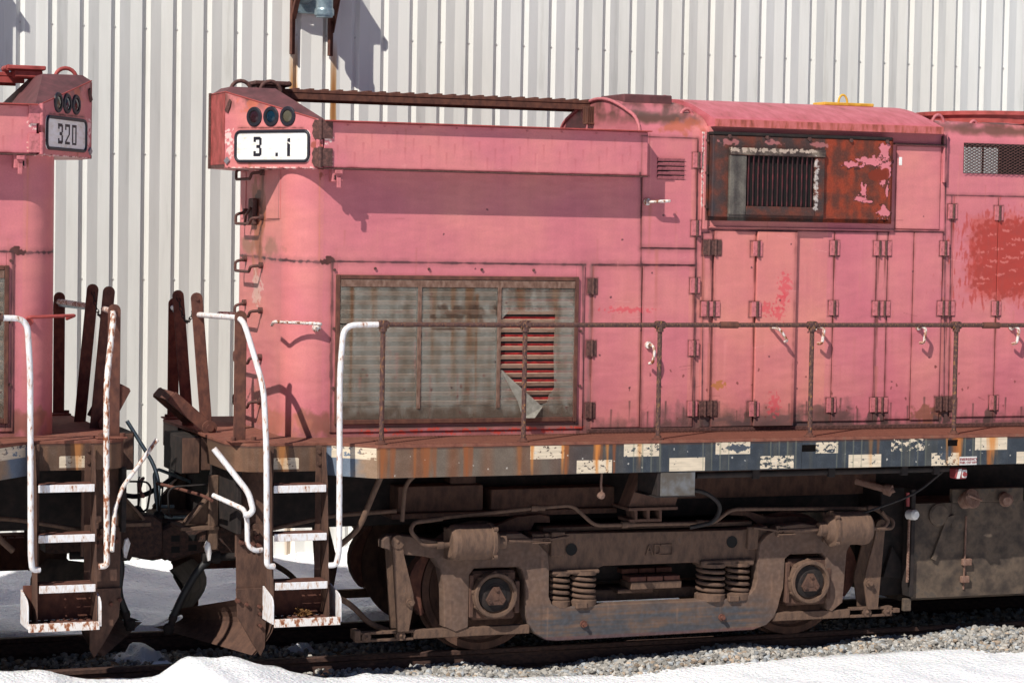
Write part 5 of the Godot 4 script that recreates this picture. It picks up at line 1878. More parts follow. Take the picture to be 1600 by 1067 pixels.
		prism(g, rrect(5.556, 5.604, 1.395, 1.462, 0.01), 1.561, 1.563, 0.001)
		part(eb, "label_plate", g, M.sign)
		g = Geo.new()
		lathe(g, Vector3(5.582, 1.425, 1.563), Vector3(0, 0, 1), [[0.0, 0.02], [0.012, 0.018], [0.012, 0.0]], 12)
		part(eb, "button", g, M.signred)


# ------------------------------------------------------------------ underframe
func build_underframe(L: Node3D, full: bool) -> void:
	var xe := 8.0 if full else 4.0
	var g := Geo.new()
	box(g, -0.5, xe, 1.0, 1.735, -0.50, 0.50, 0.01)
	part(L, "centre_sill", g, M.dark)
	for s in [1.0, -1.0]:
		g = Geo.new()
		box(g, 0.82, 1.55, 1.13, 1.34, minf(s * 0.52, s * 0.74), maxf(s * 0.52, s * 0.74), 0.006)
		box(g, 1.62, 2.72, 1.13, 1.30, minf(s * 0.52, s * 0.74), maxf(s * 0.52, s * 0.74), 0.006)
		box(g, 1.28, 1.5, 1.345, 1.45, minf(s * 0.52, s * 0.70), maxf(s * 0.52, s * 0.70), 0.006)
		box(g, 0.75, 2.72, 1.085, 1.128, minf(s * 0.52, s * 0.80), maxf(s * 0.52, s * 0.80), 0.006)
		if full:
			box(g, 3.1, 5.3, 1.16, 1.44, minf(s * 0.52, s * 0.58), maxf(s * 0.52, s * 0.58), 0.006)
		part(L, "frame_beam", g, M.brown)
		# bolster wing above the truck
		g = Geo.new()
		prism(g, [Vector2(2.75, 1.46), Vector2(2.64, 1.18), Vector2(3.06, 1.165), Vector2(3.16, 1.46)], minf(s * 1.0, s * 1.2), maxf(s * 1.0, s * 1.2), 0.008)
		for q in [2.70, 2.81, 2.92]:
			prism(g, [Vector2(q, 1.18), Vector2(q + 0.02, 1.07), Vector2(q + 0.035, 1.07), Vector2(q + 0.035, 1.18)], minf(s * 1.0, s * 1.18), maxf(s * 1.0, s * 1.18), 0.003)
		box(g, 2.63, 3.07, 1.155, 1.18, minf(s * 0.9, s * 1.24), maxf(s * 0.9, s * 1.24), 0.004)
		box(g, 2.68, 2.97, 1.05, 1.075, minf(s * 0.9, s * 1.15), maxf(s * 0.9, s * 1.15), 0.004)
		part(L, "bolster_wing", g, M.brown)
		# drain and sand pipes
		var pipes := [[Vector3(0.50, 1.52, s * 1.3), Vector3(0.44, 1.30, s * 1.2), Vector3(0.36, 1.06, s * 1.15), Vector3(0.22, 0.93, s * 1.1)], [Vector3(0.84, 1.53, s * 1.25), Vector3(0.72, 1.42, s * 1.2), Vector3(0.70, 1.12, s * 1.2)], [Vector3(0.10, 0.60, s * 1.0), Vector3(0.40, 0.42, s * 0.9), Vector3(0.52, 0.28, s * 0.95), Vector3(0.68, 0.22, s * 0.95)], [Vector3(-0.4, 1.03, s * 0.9), Vector3(0.2, 1.15, s * 0.95), Vector3(0.72, 1.18, s * 1.0)]]
		if not full:
			pipes.remove_at(2)
		for pth in pipes:
			g = Geo.new()
			tube(g, fillet(pth, 0.12, 5), 0.024 if pth.size() > 3 else 0.018, 8)
			part(L, "drain_pipe", g, M.truck)
		# air line looping over the truck
		g = Geo.new()
		tube(g, fillet([Vector3(0.95, 1.12, s * 1.12), Vector3(1.85, 1.185, s * 1.12), Vector3(2.18, 1.20, s * 1.12), Vector3(2.38, 1.03, s * 1.12), Vector3(3.46, 1.02, s * 1.12), Vector3(3.62, 1.13, s * 1.12), Vector3(4.98, 1.10, s * 1.12), Vector3(5.06, 1.04, s * 1.14), Vector3(5.12, 1.0, s * 1.2), Vector3(5.10, 0.94, s * 1.22), Vector3(4.95, 0.94, s * 1.25)], 0.06, 4), 0.016, 8)
		var al := part(L, "air_line", g, M.truck)
		for q in [Vector3(1.82, 1.185, s * 1.12), Vector3(2.62, 1.028, s * 1.12), Vector3(3.30, 1.022, s * 1.12), Vector3(4.9, 1.10, s * 1.12)]:
			g = Geo.new()
			lathe(g, q, Vector3(1, 0, 0), [[0.0, 0.018], [0.0, 0.028], [0.05, 0.028], [0.06, 0.022], [0.12, 0.022], [0.12, 0.016]], 8)
			part(al, "union", g, M.truck)
		# brake hose hanging in a loop
		g = Geo.new()
		tube(g, fillet([Vector3(3.02, 1.34, s * 1.3), Vector3(3.30, 1.30, s * 1.3), Vector3(3.45, 1.18, s * 1.28), Vector3(3.40, 1.04, s * 1.25), Vector3(3.20, 1.0, s * 1.2)], 0.12, 6), 0.018, 8)
		part(L, "brake_hose", g, M.black)
		# hanging tag
		g = Geo.new()
		tube(g, [Vector3(2.27, 1.50, s * 1.5), Vector3(2.265, 1.40, s * 1.5), Vector3(2.275, 1.34, s * 1.5)], 0.010, 6)
		lathe(g, Vector3(2.27, 1.32, s * 1.47), Vector3(0, 0, s), [[0.0, 0.0], [0.0, 0.03], [0.04, 0.03], [0.05, 0.0]], 10)
		part(L, "drain_cock", g, M.mullion)
	if full:
		g = Geo.new()
		tube(g, [Vector3(3.10, 1.462, 1.50), Vector3(5.46, 1.468, 1.50)], 0.026, 10)
		var cd := part(L, "conduit", g, M.dark)
		for q in [3.6, 4.3, 4.99, 5.3]:
			g = Geo.new()
			box(g, q, q + 0.06, 1.425, 1.503, 1.49, 1.535, 0.004)
			part(cd, "clip", g, M.dark)
		g = Geo.new()
		lathe(g, Vector3(4.83, 1.33, 1.05), Vector3(1, -0.3, 1.1), [[0.0, 0.03], [0.26, 0.03], [0.26, 0.045], [0.32, 0.05], [0.32, 0.03], [0.36, 0.0]], 10)
		part(L, "pipe_stub", g, M.mullion)
		g = Geo.new()
		tube(g, fillet([Vector3(5.44, 1.46, 1.48), Vector3(5.2, 1.25, 1.42), Vector3(4.9, 1.14, 1.35), Vector3(4.7, 1.05, 1.25)], 0.15), 0.010, 6)
		part(L, "cable", g, M.black)


func build_truck(L: Node3D) -> void:
	var side := [Vector2(0.58, 0.90), Vector2(0.575, 0.96), Vector2(0.62, 1.0), Vector2(0.72, 1.0), Vector2(0.83, 0.985), Vector2(1.0, 0.95), Vector2(1.15, 0.935), Vector2(1.40, 0.955), Vector2(1.62, 0.985), Vector2(1.75, 0.985), Vector2(1.90, 0.90), Vector2(1.985, 0.81), Vector2(2.0, 0.70), Vector2(2.002, 0.46), Vector2(2.03, 0.395), Vector2(2.10, 0.364), Vector2(2.44, 0.373), Vector2(3.43, 0.374), Vector2(3.74, 0.376), Vector2(3.82, 0.41), Vector2(3.862, 0.455), Vector2(3.885, 0.525), Vector2(3.887, 0.74), Vector2(3.90, 0.836), Vector2(3.96, 0.90), Vector2(4.10, 0.975), Vector2(4.30, 0.99), Vector2(4.62, 0.95), Vector2(4.86, 0.99), Vector2(4.99, 0.98), Vector2(5.01, 0.90), Vector2(4.90, 0.82), Vector2(4.77, 0.79), Vector2(4.735, 0.735), Vector2(4.705, 0.30), Vector2(4.60, 0.225), Vector2(4.545, 0.25), Vector2(4.537, 0.34), Vector2(4.53, 0.68), Vector2(4.49, 0.727), Vector2(4.19, 0.727), Vector2(4.145, 0.69), Vector2(4.135, 0.45), Vector2(4.107, 0.36), Vector2(4.086, 0.276), Vector2(4.05, 0.20), Vector2(3.985, 0.14), Vector2(3.854, 0.102), Vector2(2.074, 0.093), Vector2(1.98, 0.105), Vector2(1.885, 0.16), Vector2(1.825, 0.24), Vector2(1.795, 0.32), Vector2(1.785, 0.60), Vector2(1.754, 0.69), Vector2(1.72, 0.71), Vector2(1.35, 0.71), Vector2(1.312, 0.66), Vector2(1.308, 0.24), Vector2(1.20, 0.205), Vector2(1.105, 0.25), Vector2(1.095, 0.55), Vector2(1.06, 0.72), Vector2(1.0, 0.805), Vector2(0.90, 0.825), Vector2(0.72, 0.845)]
	for s in [1.0, -1.0]:
		var zf := func(a: float) -> float: return s * a
		var lo := func(a: float, b: float) -> float: return minf(s * a, s * b)
		var hi := func(a: float, b: float) -> float: return maxf(s * a, s * b)
		var g := Geo.new()
		uvmode = 3
		prism(g, side, lo.call(0.98, 1.10), hi.call(0.98, 1.10), 0.014)
		var fr := part(L, "truck_side_frame", g, M.framepaint)
		uvmode = 0
		if s > 0:
			# cast letters and raised box
			g = Geo.new()
			var tm := TextMesh.new()
			var fo := SystemFont.new()
			fo.font_names = PackedStringArray(["Droid Sans"])
			tm.font = fo
			tm.text = "AD"
			tm.font_size = 32
			tm.pixel_size = 0.0036
			tm.depth = 0.012
			var o := MeshInstance3D.new()
			o.name = "cast_letters"
			o.mesh = tm
			o.material_override = M.truck
			o.position = Vector3(mx * 2.945, 0.80, 1.052)
			fr.add_child(o, true)
			tube(g, [Vector3(3.01, 0.76, 1.05), Vector3(3.11, 0.76, 1.05), Vector3(3.11, 0.845, 1.05), Vector3(3.01, 0.845, 1.05)], 0.006, 4, true)
			part(fr, "cast_mark", g, M.truck)
		# upper beam set back between the arms
		g = Geo.new()
		prism(g, [Vector2(1.86, 0.97), Vector2(2.0, 0.965), Vector2(3.74, 0.945), Vector2(4.0, 0.97), Vector2(4.0, 0.70), Vector2(3.79, 0.656), Vector2(3.40, 0.65), Vector2(3.342, 0.682), Vector2(2.50, 0.684), Vector2(2.40, 0.648), Vector2(2.30, 0.636), Vector2(2.05, 0.655), Vector2(1.90, 0.70)], lo.call(0.88, 1.045), hi.call(0.88, 1.045), 0.012)
		box(g, 2.0, 3.9, 0.965, 1.0, lo.call(0.80, 0.95), hi.call(0.80, 0.95), 0.004)
		var bm := part(fr, "bolster_beam", g, M.truck)
		for q in [[2.21, 0.83], [3.665, 0.845]]:
			g = Geo.new()
			lathe(g, Vector3(q[0], q[1], s * 1.046), Vector3(0, 0, s), [[0.0, 0.0], [0.001, 0.046], [0.004, 0.05]], 18)
			part(fr, "lightening_hole", g, M.hole)
		# spring seats and coil springs
		for q in [[2.12, 0.42, 0.63, 0.082], [2.335, 0.43, 0.63, 0.098], [3.495, 0.435, 0.65, 0.112], [3.74, 0.43, 0.65, 0.098]]:
			g = Geo.new()
			var pts := []
			var turns := 4.2
			for k in 71:
				var t := float(k) / 70
				var an := TAU * turns * t
				pts.append(Vector3(q[0] + cos(an) * q[3], lerpf(q[1], q[2], t), s * 1.0 + sin(an) * q[3] * 0.9))
			tube(g, pts, 0.0165, 7)
			part(fr, "coil_spring", g, M.truck)
			g = Geo.new()
			lathe(g, Vector3(q[0], 0.36, s * 1.0), Vector3.UP, [[0.0, q[3] + 0.02], [0.05, q[3] + 0.02], [0.06, q[3]], [q[1] - 0.36, q[3] * 0.6], [q[1] - 0.36, 0.0]], 18)
			lathe(g, Vector3(q[0], q[2] + 0.02, s * 1.0), Vector3.DOWN, [[0.0, q[3] + 0.015], [0.03, q[3] + 0.015], [0.03, 0.0]], 18)
			part(fr, "spring_seat", g, M.truck)
		g = Geo.new()
		box(g, 2.03, 2.45, 0.632, 0.665, lo.call(0.9, 1.09), hi.call(0.9, 1.09), 0.01)
		box(g, 3.37, 3.86, 0.648, 0.70, lo.call(0.9, 1.09), hi.call(0.9, 1.09), 0.01)
		box(g, 2.23, 2.33, 0.352, 0.405, lo.call(1.09, 1.13), hi.call(1.09, 1.13), 0.008)
		box(g, 3.61, 3.71, 0.352, 0.405, lo.call(1.09, 1.13), hi.call(1.09, 1.13), 0.008)
		part(fr, "spring_cap", g, M.truck)
		for q in [[2.305, 0.225], [3.555, 0.225]]:
			g = Geo.new()
			lathe(g, Vector3(q[0], q[1], s * 1.10), Vector3(0, 0, s), [[0.0, 0.03], [0.02, 0.03], [0.02, 0.017], [0.05, 0.017], [0.05, 0.0]], 8)
			part(fr, "bolt", g, M.rust)
		# stack of steel friction plates in the window
		for r in 2:
			for k in 3:
				g = Geo.new()
				box(g, 2.775 + k * 0.155, 2.92 + k * 0.155, 0.53 + r * 0.045, 0.57 + r * 0.045, lo.call(0.97 - r * 0.16, 0.80 - r * 0.16), hi.call(0.97 - r * 0.16, 0.80 - r * 0.16), 0.005)
				part(fr, "friction_plate", g, M.rust)
		g = Geo.new()
		box(g, 2.78, 3.24, 0.465, 0.528, lo.call(0.75, 0.985), hi.call(0.75, 0.985), 0.006)
		box(g, 2.68, 3.0, 0.43, 0.464, lo.call(0.7, 0.94), hi.call(0.7, 0.94), 0.006)
		box(g, 2.1, 3.8, 0.36, 0.45, lo.call(0.5, 0.85), hi.call(0.5, 0.85), 0.01)
		part(fr, "friction_pack", g, M.truck)
		for ax in [1.514, 4.354]:
			# journal box
			g = Geo.new()
			box(g, ax - 0.185, ax + 0.20, 0.29, 0.685, lo.call(0.92, 1.085), hi.call(0.92, 1.085), 0.02)
			box(g, ax - 0.205, ax - 0.17, 0.32, 0.66, lo.call(1.0, 1.115), hi.call(1.0, 1.115), 0.005)
			box(g, ax + 0.185, ax + 0.225, 0.34, 0.60, lo.call(1.0, 1.11), hi.call(1.0, 1.11), 0.005)
			var jb := part(fr, "journal_box", g, M.brown)
			g = Geo.new()
			lathe(g, Vector3(ax, 0.498, s * 1.085), Vector3(0, 0, s), [[0.0, 0.185], [0.03, 0.185], [0.034, 0.186], [0.085, 0.182], [0.092, 0.174], [0.092, 0.154], [0.045, 0.150], [0.04, 0.0]], 28)
			for k in 9:
				var an := TAU * k / 9 + 0.2
				lathe(g, Vector3(ax + cos(an) * 0.172, 0.498 + sin(an) * 0.172, s * 1.10), Vector3(0, 0, s), [[0.0, 0.024], [0.055, 0.022], [0.055, 0.0]], 8)
			var cv := part(fr, "journal_cover", g, M.truck)
			g = Geo.new()
			lathe(g, Vector3(ax, 0.498, s * 1.132), Vector3(0, 0, s), [[-0.006, 0.140], [0.010, 0.136], [0.016, 0.10], [0.022, 0.09], [0.022, 0.0]], 20)
			part(fr, "cap_disc", g, M.dark)  # dark colour stands in for shade inside the cover recess
			g = Geo.new()
			var tp := []
			for k in 3:
				for e in [-0.28, 0.28]:
					var an: float = PI / 2 + TAU * k / 3 + e
					tp.append(Vector2(ax + cos(an) * 0.088, 0.485 + sin(an) * 0.088))
			prism(g, tp, lo.call(1.15, 1.175), hi.call(1.15, 1.175), 0.004)
			for k in 3:
				var an := PI / 2 + TAU * k / 3
				bolt(g, Vector3(ax + cos(an) * 0.062, 0.485 + sin(an) * 0.062, s * 1.175), Vector3(0, 0, s), 0.016, 0.015)
			box(g, ax - 0.02, ax + 0.02, 0.46, 0.51, lo.call(1.175, 1.18), hi.call(1.175, 1.18), 0.002)
			part(fr, "end_cap", g, M.brown)
			# wheel
			g = Geo.new()
			lathe(g, Vector3(ax, 0.510, s * 0.69), Vector3(0, 0, s), [[0.0, 0.40], [0.0, 0.535], [0.022, 0.535], [0.036, 0.512], [0.13, 0.507], [0.13, 0.45], [0.10, 0.43], [0.07, 0.20], [0.12, 0.14], [0.12, 0.0]], 48)
			part(fr, "wheel", g, M.brown)
			# brake cylinder
			var dirx := 1.0 if ax < 3.0 else -1.0
			g = Geo.new()
			var c0 := Vector3(ax - dirx * 0.435 + (0.0 if ax < 3.0 else 0.06), 0.945 if ax < 3.0 else 0.955, s * 1.24)
			lathe(g, c0, Vector3(dirx, 0, 0), [[0.0, 0.0], [0.0, 0.115], [0.025, 0.14], [0.06, 0.146], [0.10, 0.141], [0.33, 0.141], [0.335, 0.150], [0.36, 0.150], [0.365, 0.12], [0.40, 0.09], [0.41, 0.062], [0.47, 0.060], [0.48, 0.05], [0.48, 0.02]], 24)
			for k in 4:
				var an := TAU * (k + 0.5) / 4
				bolt(g, c0 + Vector3(dirx * 0.335, cos(an) * 0.155, sin(an) * 0.155), Vector3(dirx, 0, 0), 0.018, 0.035)
			box(g, c0.x + dirx * 0.03 - 0.02, c0.x + dirx * 0.03 + 0.02, 0.80, 1.05, lo.call(1.08, 1.20), hi.call(1.08, 1.20), 0.006)
			part(fr, "brake_cylinder", g, M.truck)
			g = Geo.new()
			tube(g, [c0 + Vector3(dirx * 0.48, 0, 0), c0 + Vector3(dirx * 0.80, -0.01, -s * 0.02)], 0.020, 8)
			box(g, c0.x + dirx * 0.78 - 0.07, c0.x + dirx * 0.78 + 0.09, 0.915, 0.925, lo.call(1.17, 1.25), hi.call(1.17, 1.25), 0.003)
			box(g, c0.x + dirx * 0.78 - 0.07, c0.x + dirx * 0.78 + 0.09, 0.95, 0.96, lo.call(1.17, 1.25), hi.call(1.17, 1.25), 0.003)
			bar(g, c0 + Vector3(dirx * 0.80, -0.01, -s * 0.03), c0 + Vector3(dirx * 1.05, 0.01 if ax < 3.0 else 0.02, -s * 0.08), Vector3(0, 0, 1), 0.06, 0.016)
			lathe(g, Vector3(c0.x + dirx * 0.84, 0.90, s * 1.21), Vector3.UP, [[0.0, 0.02], [0.09, 0.02], [0.09, 0.0]], 8)
			part(fr, "brake_rod", g, M.truck)
			# pipe to the cylinder
			g = Geo.new()
			if ax < 3.0:
				tube(g, fillet([Vector3(1.06, 0.93, s * 1.24), Vector3(0.86, 0.93, s * 1.24), Vector3(0.76, 1.05, s * 1.22), Vector3(0.80, 1.11, s * 1.2), Vector3(1.05, 1.125, s * 1.15)], 0.05, 5), 0.018, 8)
				lathe(g, Vector3(0.98, 0.93, s * 1.24), Vector3(1, 0, 0), [[0.0, 0.018], [0.0, 0.032], [0.05, 0.032], [0.05, 0.026], [0.11, 0.026]], 8)
			else:
				tube(g, fillet([Vector3(4.86, 0.945, s * 1.24), Vector3(5.0, 0.945, s * 1.24), Vector3(5.06, 1.0, s * 1.22), Vector3(5.0, 1.08, s * 1.2)], 0.03, 5), 0.018, 8)
			part(fr, "cylinder_pipe", g, M.truck)
			# hanger bar, brake shoe
			var hx := 0.0 if ax < 3.0 else 1.0
			g = Geo.new()
			var hp := [Vector2(0.645, 0.955), Vector2(0.735, 0.955), Vector2(0.745, 0.85), Vector2(0.83, 0.53), Vector2(0.835, 0.46), Vector2(0.795, 0.235), Vector2(0.70, 0.235)]
			if ax > 3.0:
				for i in hp.size():
					hp[i] = Vector2(5.71 - hp[i].x + 0.02, hp[i].y)
			prism(g, hp, lo.call(1.105, 1.13), hi.call(1.105, 1.13), 0.005)
			prism(g, hp, lo.call(0.93, 0.95), hi.call(0.93, 0.95), 0.003)
			var cx := 0.69 if ax < 3.0 else 5.04
			lathe(g, Vector3(cx, 0.95, s * 1.09), Vector3(0, 0, s), [[0.0, 0.055], [0.05, 0.055], [0.05, 0.02], [0.06, 0.0]], 14)
			var bx2 := 0.80 if ax < 3.0 else 4.93
			lathe(g, Vector3(bx2, 0.465, s * 1.13), Vector3(0, 0, s), [[0.0, 0.036], [0.02, 0.036], [0.02, 0.02], [0.05, 0.02], [0.05, 0.0]], 8)
			part(fr, "brake_hanger", g, M.truck)
			g = Geo.new()
			var c := Vector2(ax, 0.510)
			var sh := []
			var a0 := PI - 0.62 if ax < 3.0 else -0.38
			for k in 9:
				var an := a0 + 1.0 * k / 8
				sh.append(c + Vector2(cos(an), sin(an)) * 0.52)
			for k in range(8, -1, -1):
				var an := a0 + 1.0 * k / 8
				sh.append(c + Vector2(cos(an), sin(an)) * (0.56 + 0.07 * sin(PI * k / 8.0)))
			prism(g, sh, lo.call(0.72, 0.83), hi.call(0.72, 0.83), 0.006)
			part(fr, "brake_shoe", g, M.rust)
			# slotted tie bar under the pedestals
			g = Geo.new()
			var e0 := 0.36 if ax < 3.0 else 4.045
			var e1 := 1.84 if ax < 3.0 else 5.19
			if ax < 3.0:
				box(g, 0.845, e1, 0.165, 0.238, lo.call(1.03, 1.09), hi.call(1.03, 1.09), 0.005)
				box(g, e0, 0.845, 0.218, 0.240, lo.call(1.04, 1.10), hi.call(1.04, 1.10), 0.003)
				box(g, e0, 0.845, 0.160, 0.180, lo.call(1.04, 1.10), hi.call(1.04, 1.10), 0.003)
				for q in [0.45, 0.735]:
					lathe(g, Vector3(q, 0.20, s * 1.06), Vector3(0, 0, s), [[0.0, 0.04], [0.05, 0.04], [0.05, 0.02], [0.07, 0.0]], 10)
				box(g, 0.35, 0.40, 0.18, 0.26, lo.call(1.0, 1.12), hi.call(1.0, 1.12), 0.005)
			else:
				box(g, e0, 4.784, 0.165, 0.238, lo.call(1.03, 1.09), hi.call(1.03, 1.09), 0.005)
				box(g, 4.785, e1, 0.228, 0.250, lo.call(1.04, 1.10), hi.call(1.04, 1.10), 0.003)
				box(g, 4.785, e1, 0.165, 0.187, lo.call(1.04, 1.10), hi.call(1.04, 1.10), 0.003)
				for q in [4.94, 5.14]:
					lathe(g, Vector3(q, 0.208, s * 1.06), Vector3(0, 0, s), [[0.0, 0.04], [0.05, 0.04], [0.05, 0.02], [0.07, 0.0]], 10)
				box(g, 5.19, 5.27, 0.19, 0.225, lo.call(1.04, 1.09), hi.call(1.04, 1.09), 0.003)
			part(fr, "tie_bar", g, M.truck)
		# levers standing over the frame
		g = Geo.new()
		prism(g, [Vector2(1.30, 0.98), Vector2(1.62, 1.02), Vector2(1.80, 1.085), Vector2(2.0, 1.10), Vector2(2.09, 1.085), Vector2(2.10, 1.03), Vector2(1.96, 1.03), Vector2(1.93, 0.97), Vector2(1.6, 0.96)], lo.call(0.80, 0.86), hi.call(0.80, 0.86), 0.008)
		part(fr, "brake_lever", g, M.brown)
		g = Geo.new()
		prism(g, [Vector2(3.68, 1.05), Vector2(3.74, 1.09), Vector2(3.86, 1.09), Vector2(4.10, 1.02), Vector2(4.4, 1.02), Vector2(4.4, 0.95), Vector2(4.0, 0.96), Vector2(3.9, 1.03)], lo.call(0.80, 0.86), hi.call(0.80, 0.86), 0.008)
		part(fr, "brake_lever", g, M.brown)
		g = Geo.new()
		box(g, 2.02, 2.14, 0.78, 0.98, lo.call(1.046, 1.08), hi.call(1.046, 1.08), 0.006)
		part(fr, "guide_block", g, M.truck)
		g = Geo.new()
		box(g, 3.80, 3.90, 0.78, 0.97, lo.call(1.046, 1.08), hi.call(1.046, 1.08), 0.006)
		part(fr, "guide_block", g, M.truck)
	var g3 := Geo.new()
	for ax in [1.514, 4.354]:
		lathe(g3, Vector3(ax, 0.51, -0.8), Vector3(0, 0, 1), [[0.0, 0.09], [1.6, 0.09]], 14)
		box(g3, ax - 0.3, ax + 0.3, 0.3, 0.8, -0.5, 0.5, 0.03)
	box(g3, 1.7, 4.1, 0.5, 0.95, -0.7, 0.7, 0.03)
	part(L, "axles_and_motors", g3, M.dark)


func build_tank(L: Node3D) -> void:
	var g := Geo.new()
	var q := [Vector2(0.30, 1.20), Vector2(0.27, 1.12), Vector2(0.25, 1.0), Vector2(0.25, -1.0), Vector2(0.27, -1.12), Vector2(0.30, -1.20), Vector2(1.12, -1.20), Vector2(1.12, 1.20)]
	var poly := []
	for a in q:
		poly.append(Vector2(a.y, a.x))
	prism(g, poly, 5.40, 9.0, 0.004, Transform3D(Basis(Vector3(0, 0, 1), Vector3(0, 1, 0), Vector3(1, 0, 0)), Vector3.ZERO))
	var tk := part(L, "fuel_tank", g, M.tank)
	g = Geo.new()
	box(g, 5.17, 5.40, 0.31, 1.25, 0.6, 1.05, 0.01)
	part(tk, "tank_end", g, M.dark)
	tk.position.z = -0.15
	g = Geo.new()
	box(g, 5.33, 5.405, 0.19, 0.30, 1.16, 1.20, 0.006)
	lathe(g, Vector3(5.37, 0.25, 1.20), Vector3(0, 0, 1), [[0.0, 0.012], [0.004, 0.0]], 10)
	part(tk, "lifting_lug", g, M.tank)
	g = Geo.new()
	box(g, 5.36, 5.40, 0.32, 1.25, 1.10, 1.24, 0.004)
	prism(g, [Vector2(5.18, 0.48), Vector2(5.26, 0.74), Vector2(5.36, 0.60), Vector2(5.36, 0.46)], 1.06, 1.10, 0.004)
	part(tk, "gauge_channel", g, M.dark)
	g = Geo.new()
	for k in 20:
		lathe(g, Vector3(5.33, 0.48 + k * 0.026, 1.25), Vector3(0, 0, 1), [[0.0, 0.011], [0.01, 0.009], [0.01, 0.0]], 6)
	tube(g, [Vector3(5.33, 0.45, 1.245), Vector3(5.335, 1.0, 1.245)], 0.013, 6)
	part(tk, "sight_gauge", g, M.mullion)
	g = Geo.new()
	lathe(g, Vector3(5.345, 1.03, 1.22), Vector3(0.2, 0.1, 1), [[0.0, 0.045], [0.08, 0.045], [0.10, 0.03], [0.10, 0.0]], 12)
	part(tk, "gauge_cap", g, M.sign)
	g = Geo.new()
	tube(g, [Vector3(5.34, 1.10, 1.21), Vector3(5.335, 1.22, 1.21)], 0.018, 6)
	part(tk, "red_sleeve", g, M.signred)
	g = Geo.new()
	lathe(g, Vector3(5.90, 1.13, 1.20), Vector3(0.25, 0.35, 1), [[0.0, 0.07], [0.08, 0.07], [0.085, 0.085], [0.12, 0.085], [0.125, 0.06], [0.125, 0.0]], 18)
	tube(g, [Vector3(5.86, 1.20, 1.33), Vector3(6.0, 1.15, 1.33)], 0.012, 6)
	part(tk, "filler_cap", g, M.mullion)
	g = Geo.new()
	lathe(g, Vector3(6.30, 1.16, 1.20), Vector3(-0.3, -0.2, 1), [[0.0, 0.05], [0.1, 0.05], [0.1, 0.065], [0.14, 0.04], [0.14, 0.0]], 10)
	part(tk, "drain_valve", g, M.mullion)
	g = Geo.new()
	box(g, 5.78, 6.5, 1.12, 1.24, 1.16, 1.215, 0.006)
	box(g, 5.78, 6.3, 0.90, 1.119, 1.19, 1.206, 0.003)
	part(tk, "filler_panel", g, M.tank)
	g = Geo.new()
	tube(g, [Vector3(5.92, 0.36, 1.205), Vector3(5.92, 0.52, 1.21), Vector3(5.925, 1.0, 1.21)], 0.010, 6)
	box(g, 5.88, 5.96, 0.42, 0.48, 1.20, 1.24, 0.006)
	box(g, 5.89, 5.98, 0.57, 0.63, 1.20, 1.24, 0.006)
	part(tk, "vent_pipe", g, M.mullion)
	g = Geo.new()
	lathe(g, Vector3(5.65, 1.02, 1.20), Vector3(0, 0, 1), [[0.0, 0.10], [0.02, 0.10], [0.03, 0.08], [0.03, 0.0]], 18)
	prism(g, [Vector2(5.72, 1.0), Vector2(5.80, 1.02), Vector2(5.62, 0.62), Vector2(5.58, 0.64)], 1.20, 1.23, 0.003)
	part(tk, "gauge_plate", g, M.tank)


# ------------------------------------------------------------------ hood behind the radiator section
func hood_section(x0: float, x1: float, pts: Array, g: Geo, smooth := true) -> void:
	# pts: (z, y) from the near foot over the roof to the far foot
	var nrm := []
	for i in pts.size():
		var a: Vector2 = pts[maxi(i - 1, 0)]
		var b: Vector2 = pts[mini(i + 1, pts.size() - 1)]
		var d := (b - a).normalized()
		nrm.append(Vector3(0, -d.x, d.y).normalized())
	for i in pts.size() - 1:
		var a: Vector2 = pts[i]
		var b: Vector2 = pts[i + 1]
		var p0 := Vector3(x0, a.y, a.x)
		var p1 := Vector3(x1, a.y, a.x)
		var p2 := Vector3(x1, b.y, b.x)
		var p3 := Vector3(x0, b.y, b.x)
		tri(g, p0, p1, p2, nrm[i], nrm[i], nrm[i + 1])
		tri(g, p0, p2, p3, nrm[i], nrm[i + 1], nrm[i + 1])
	# closed ends
	for e in [[x0, -1.0], [x1, 1.0]]:
		var loop := []
		for q in pts:
			loop.append(Vector3(e[0], q.y, q.x))
		face(g, loop, Vector3(e[1], 0, 0))


func arch_points(ycorner: float, r: float, crown: float) -> Array:
	var o := [Vector2(ZH, 1.755), Vector2(ZH, ycorner - 0.02), Vector2(ZH, ycorner)]
	for k in range(1, 7):
		var an := PI / 2 * k / 7 * 0.86
		o.append(Vector2(ZH - r + r * cos(an), ycorner + r * sin(an) * 0.62))
	var e: Vector2 = o[-1]
	for k in range(1, 8):
		var t := float(k) / 8
		o.append(Vector2(lerpf(e.x, 0.0, t), e.y + (crown - e.y) * sin(t * PI / 2)))
	var full := o.duplicate()
	full.append(Vector2(0, crown))
	for i in range(o.size() - 1, -1, -1):
		full.append(Vector2(-o[i].x, o[i].y))
	return full


func door(L: Node3D, x0: float, x1: float, y0: float, y1: float, d := 0.012, label := "") -> MeshInstance3D:
	var g := Geo.new()
	box(g, x0, x1, y0, y1, ZH + 0.001, ZH + d, 0.003)
	return part(L, "hood_door", g, M.side, label)


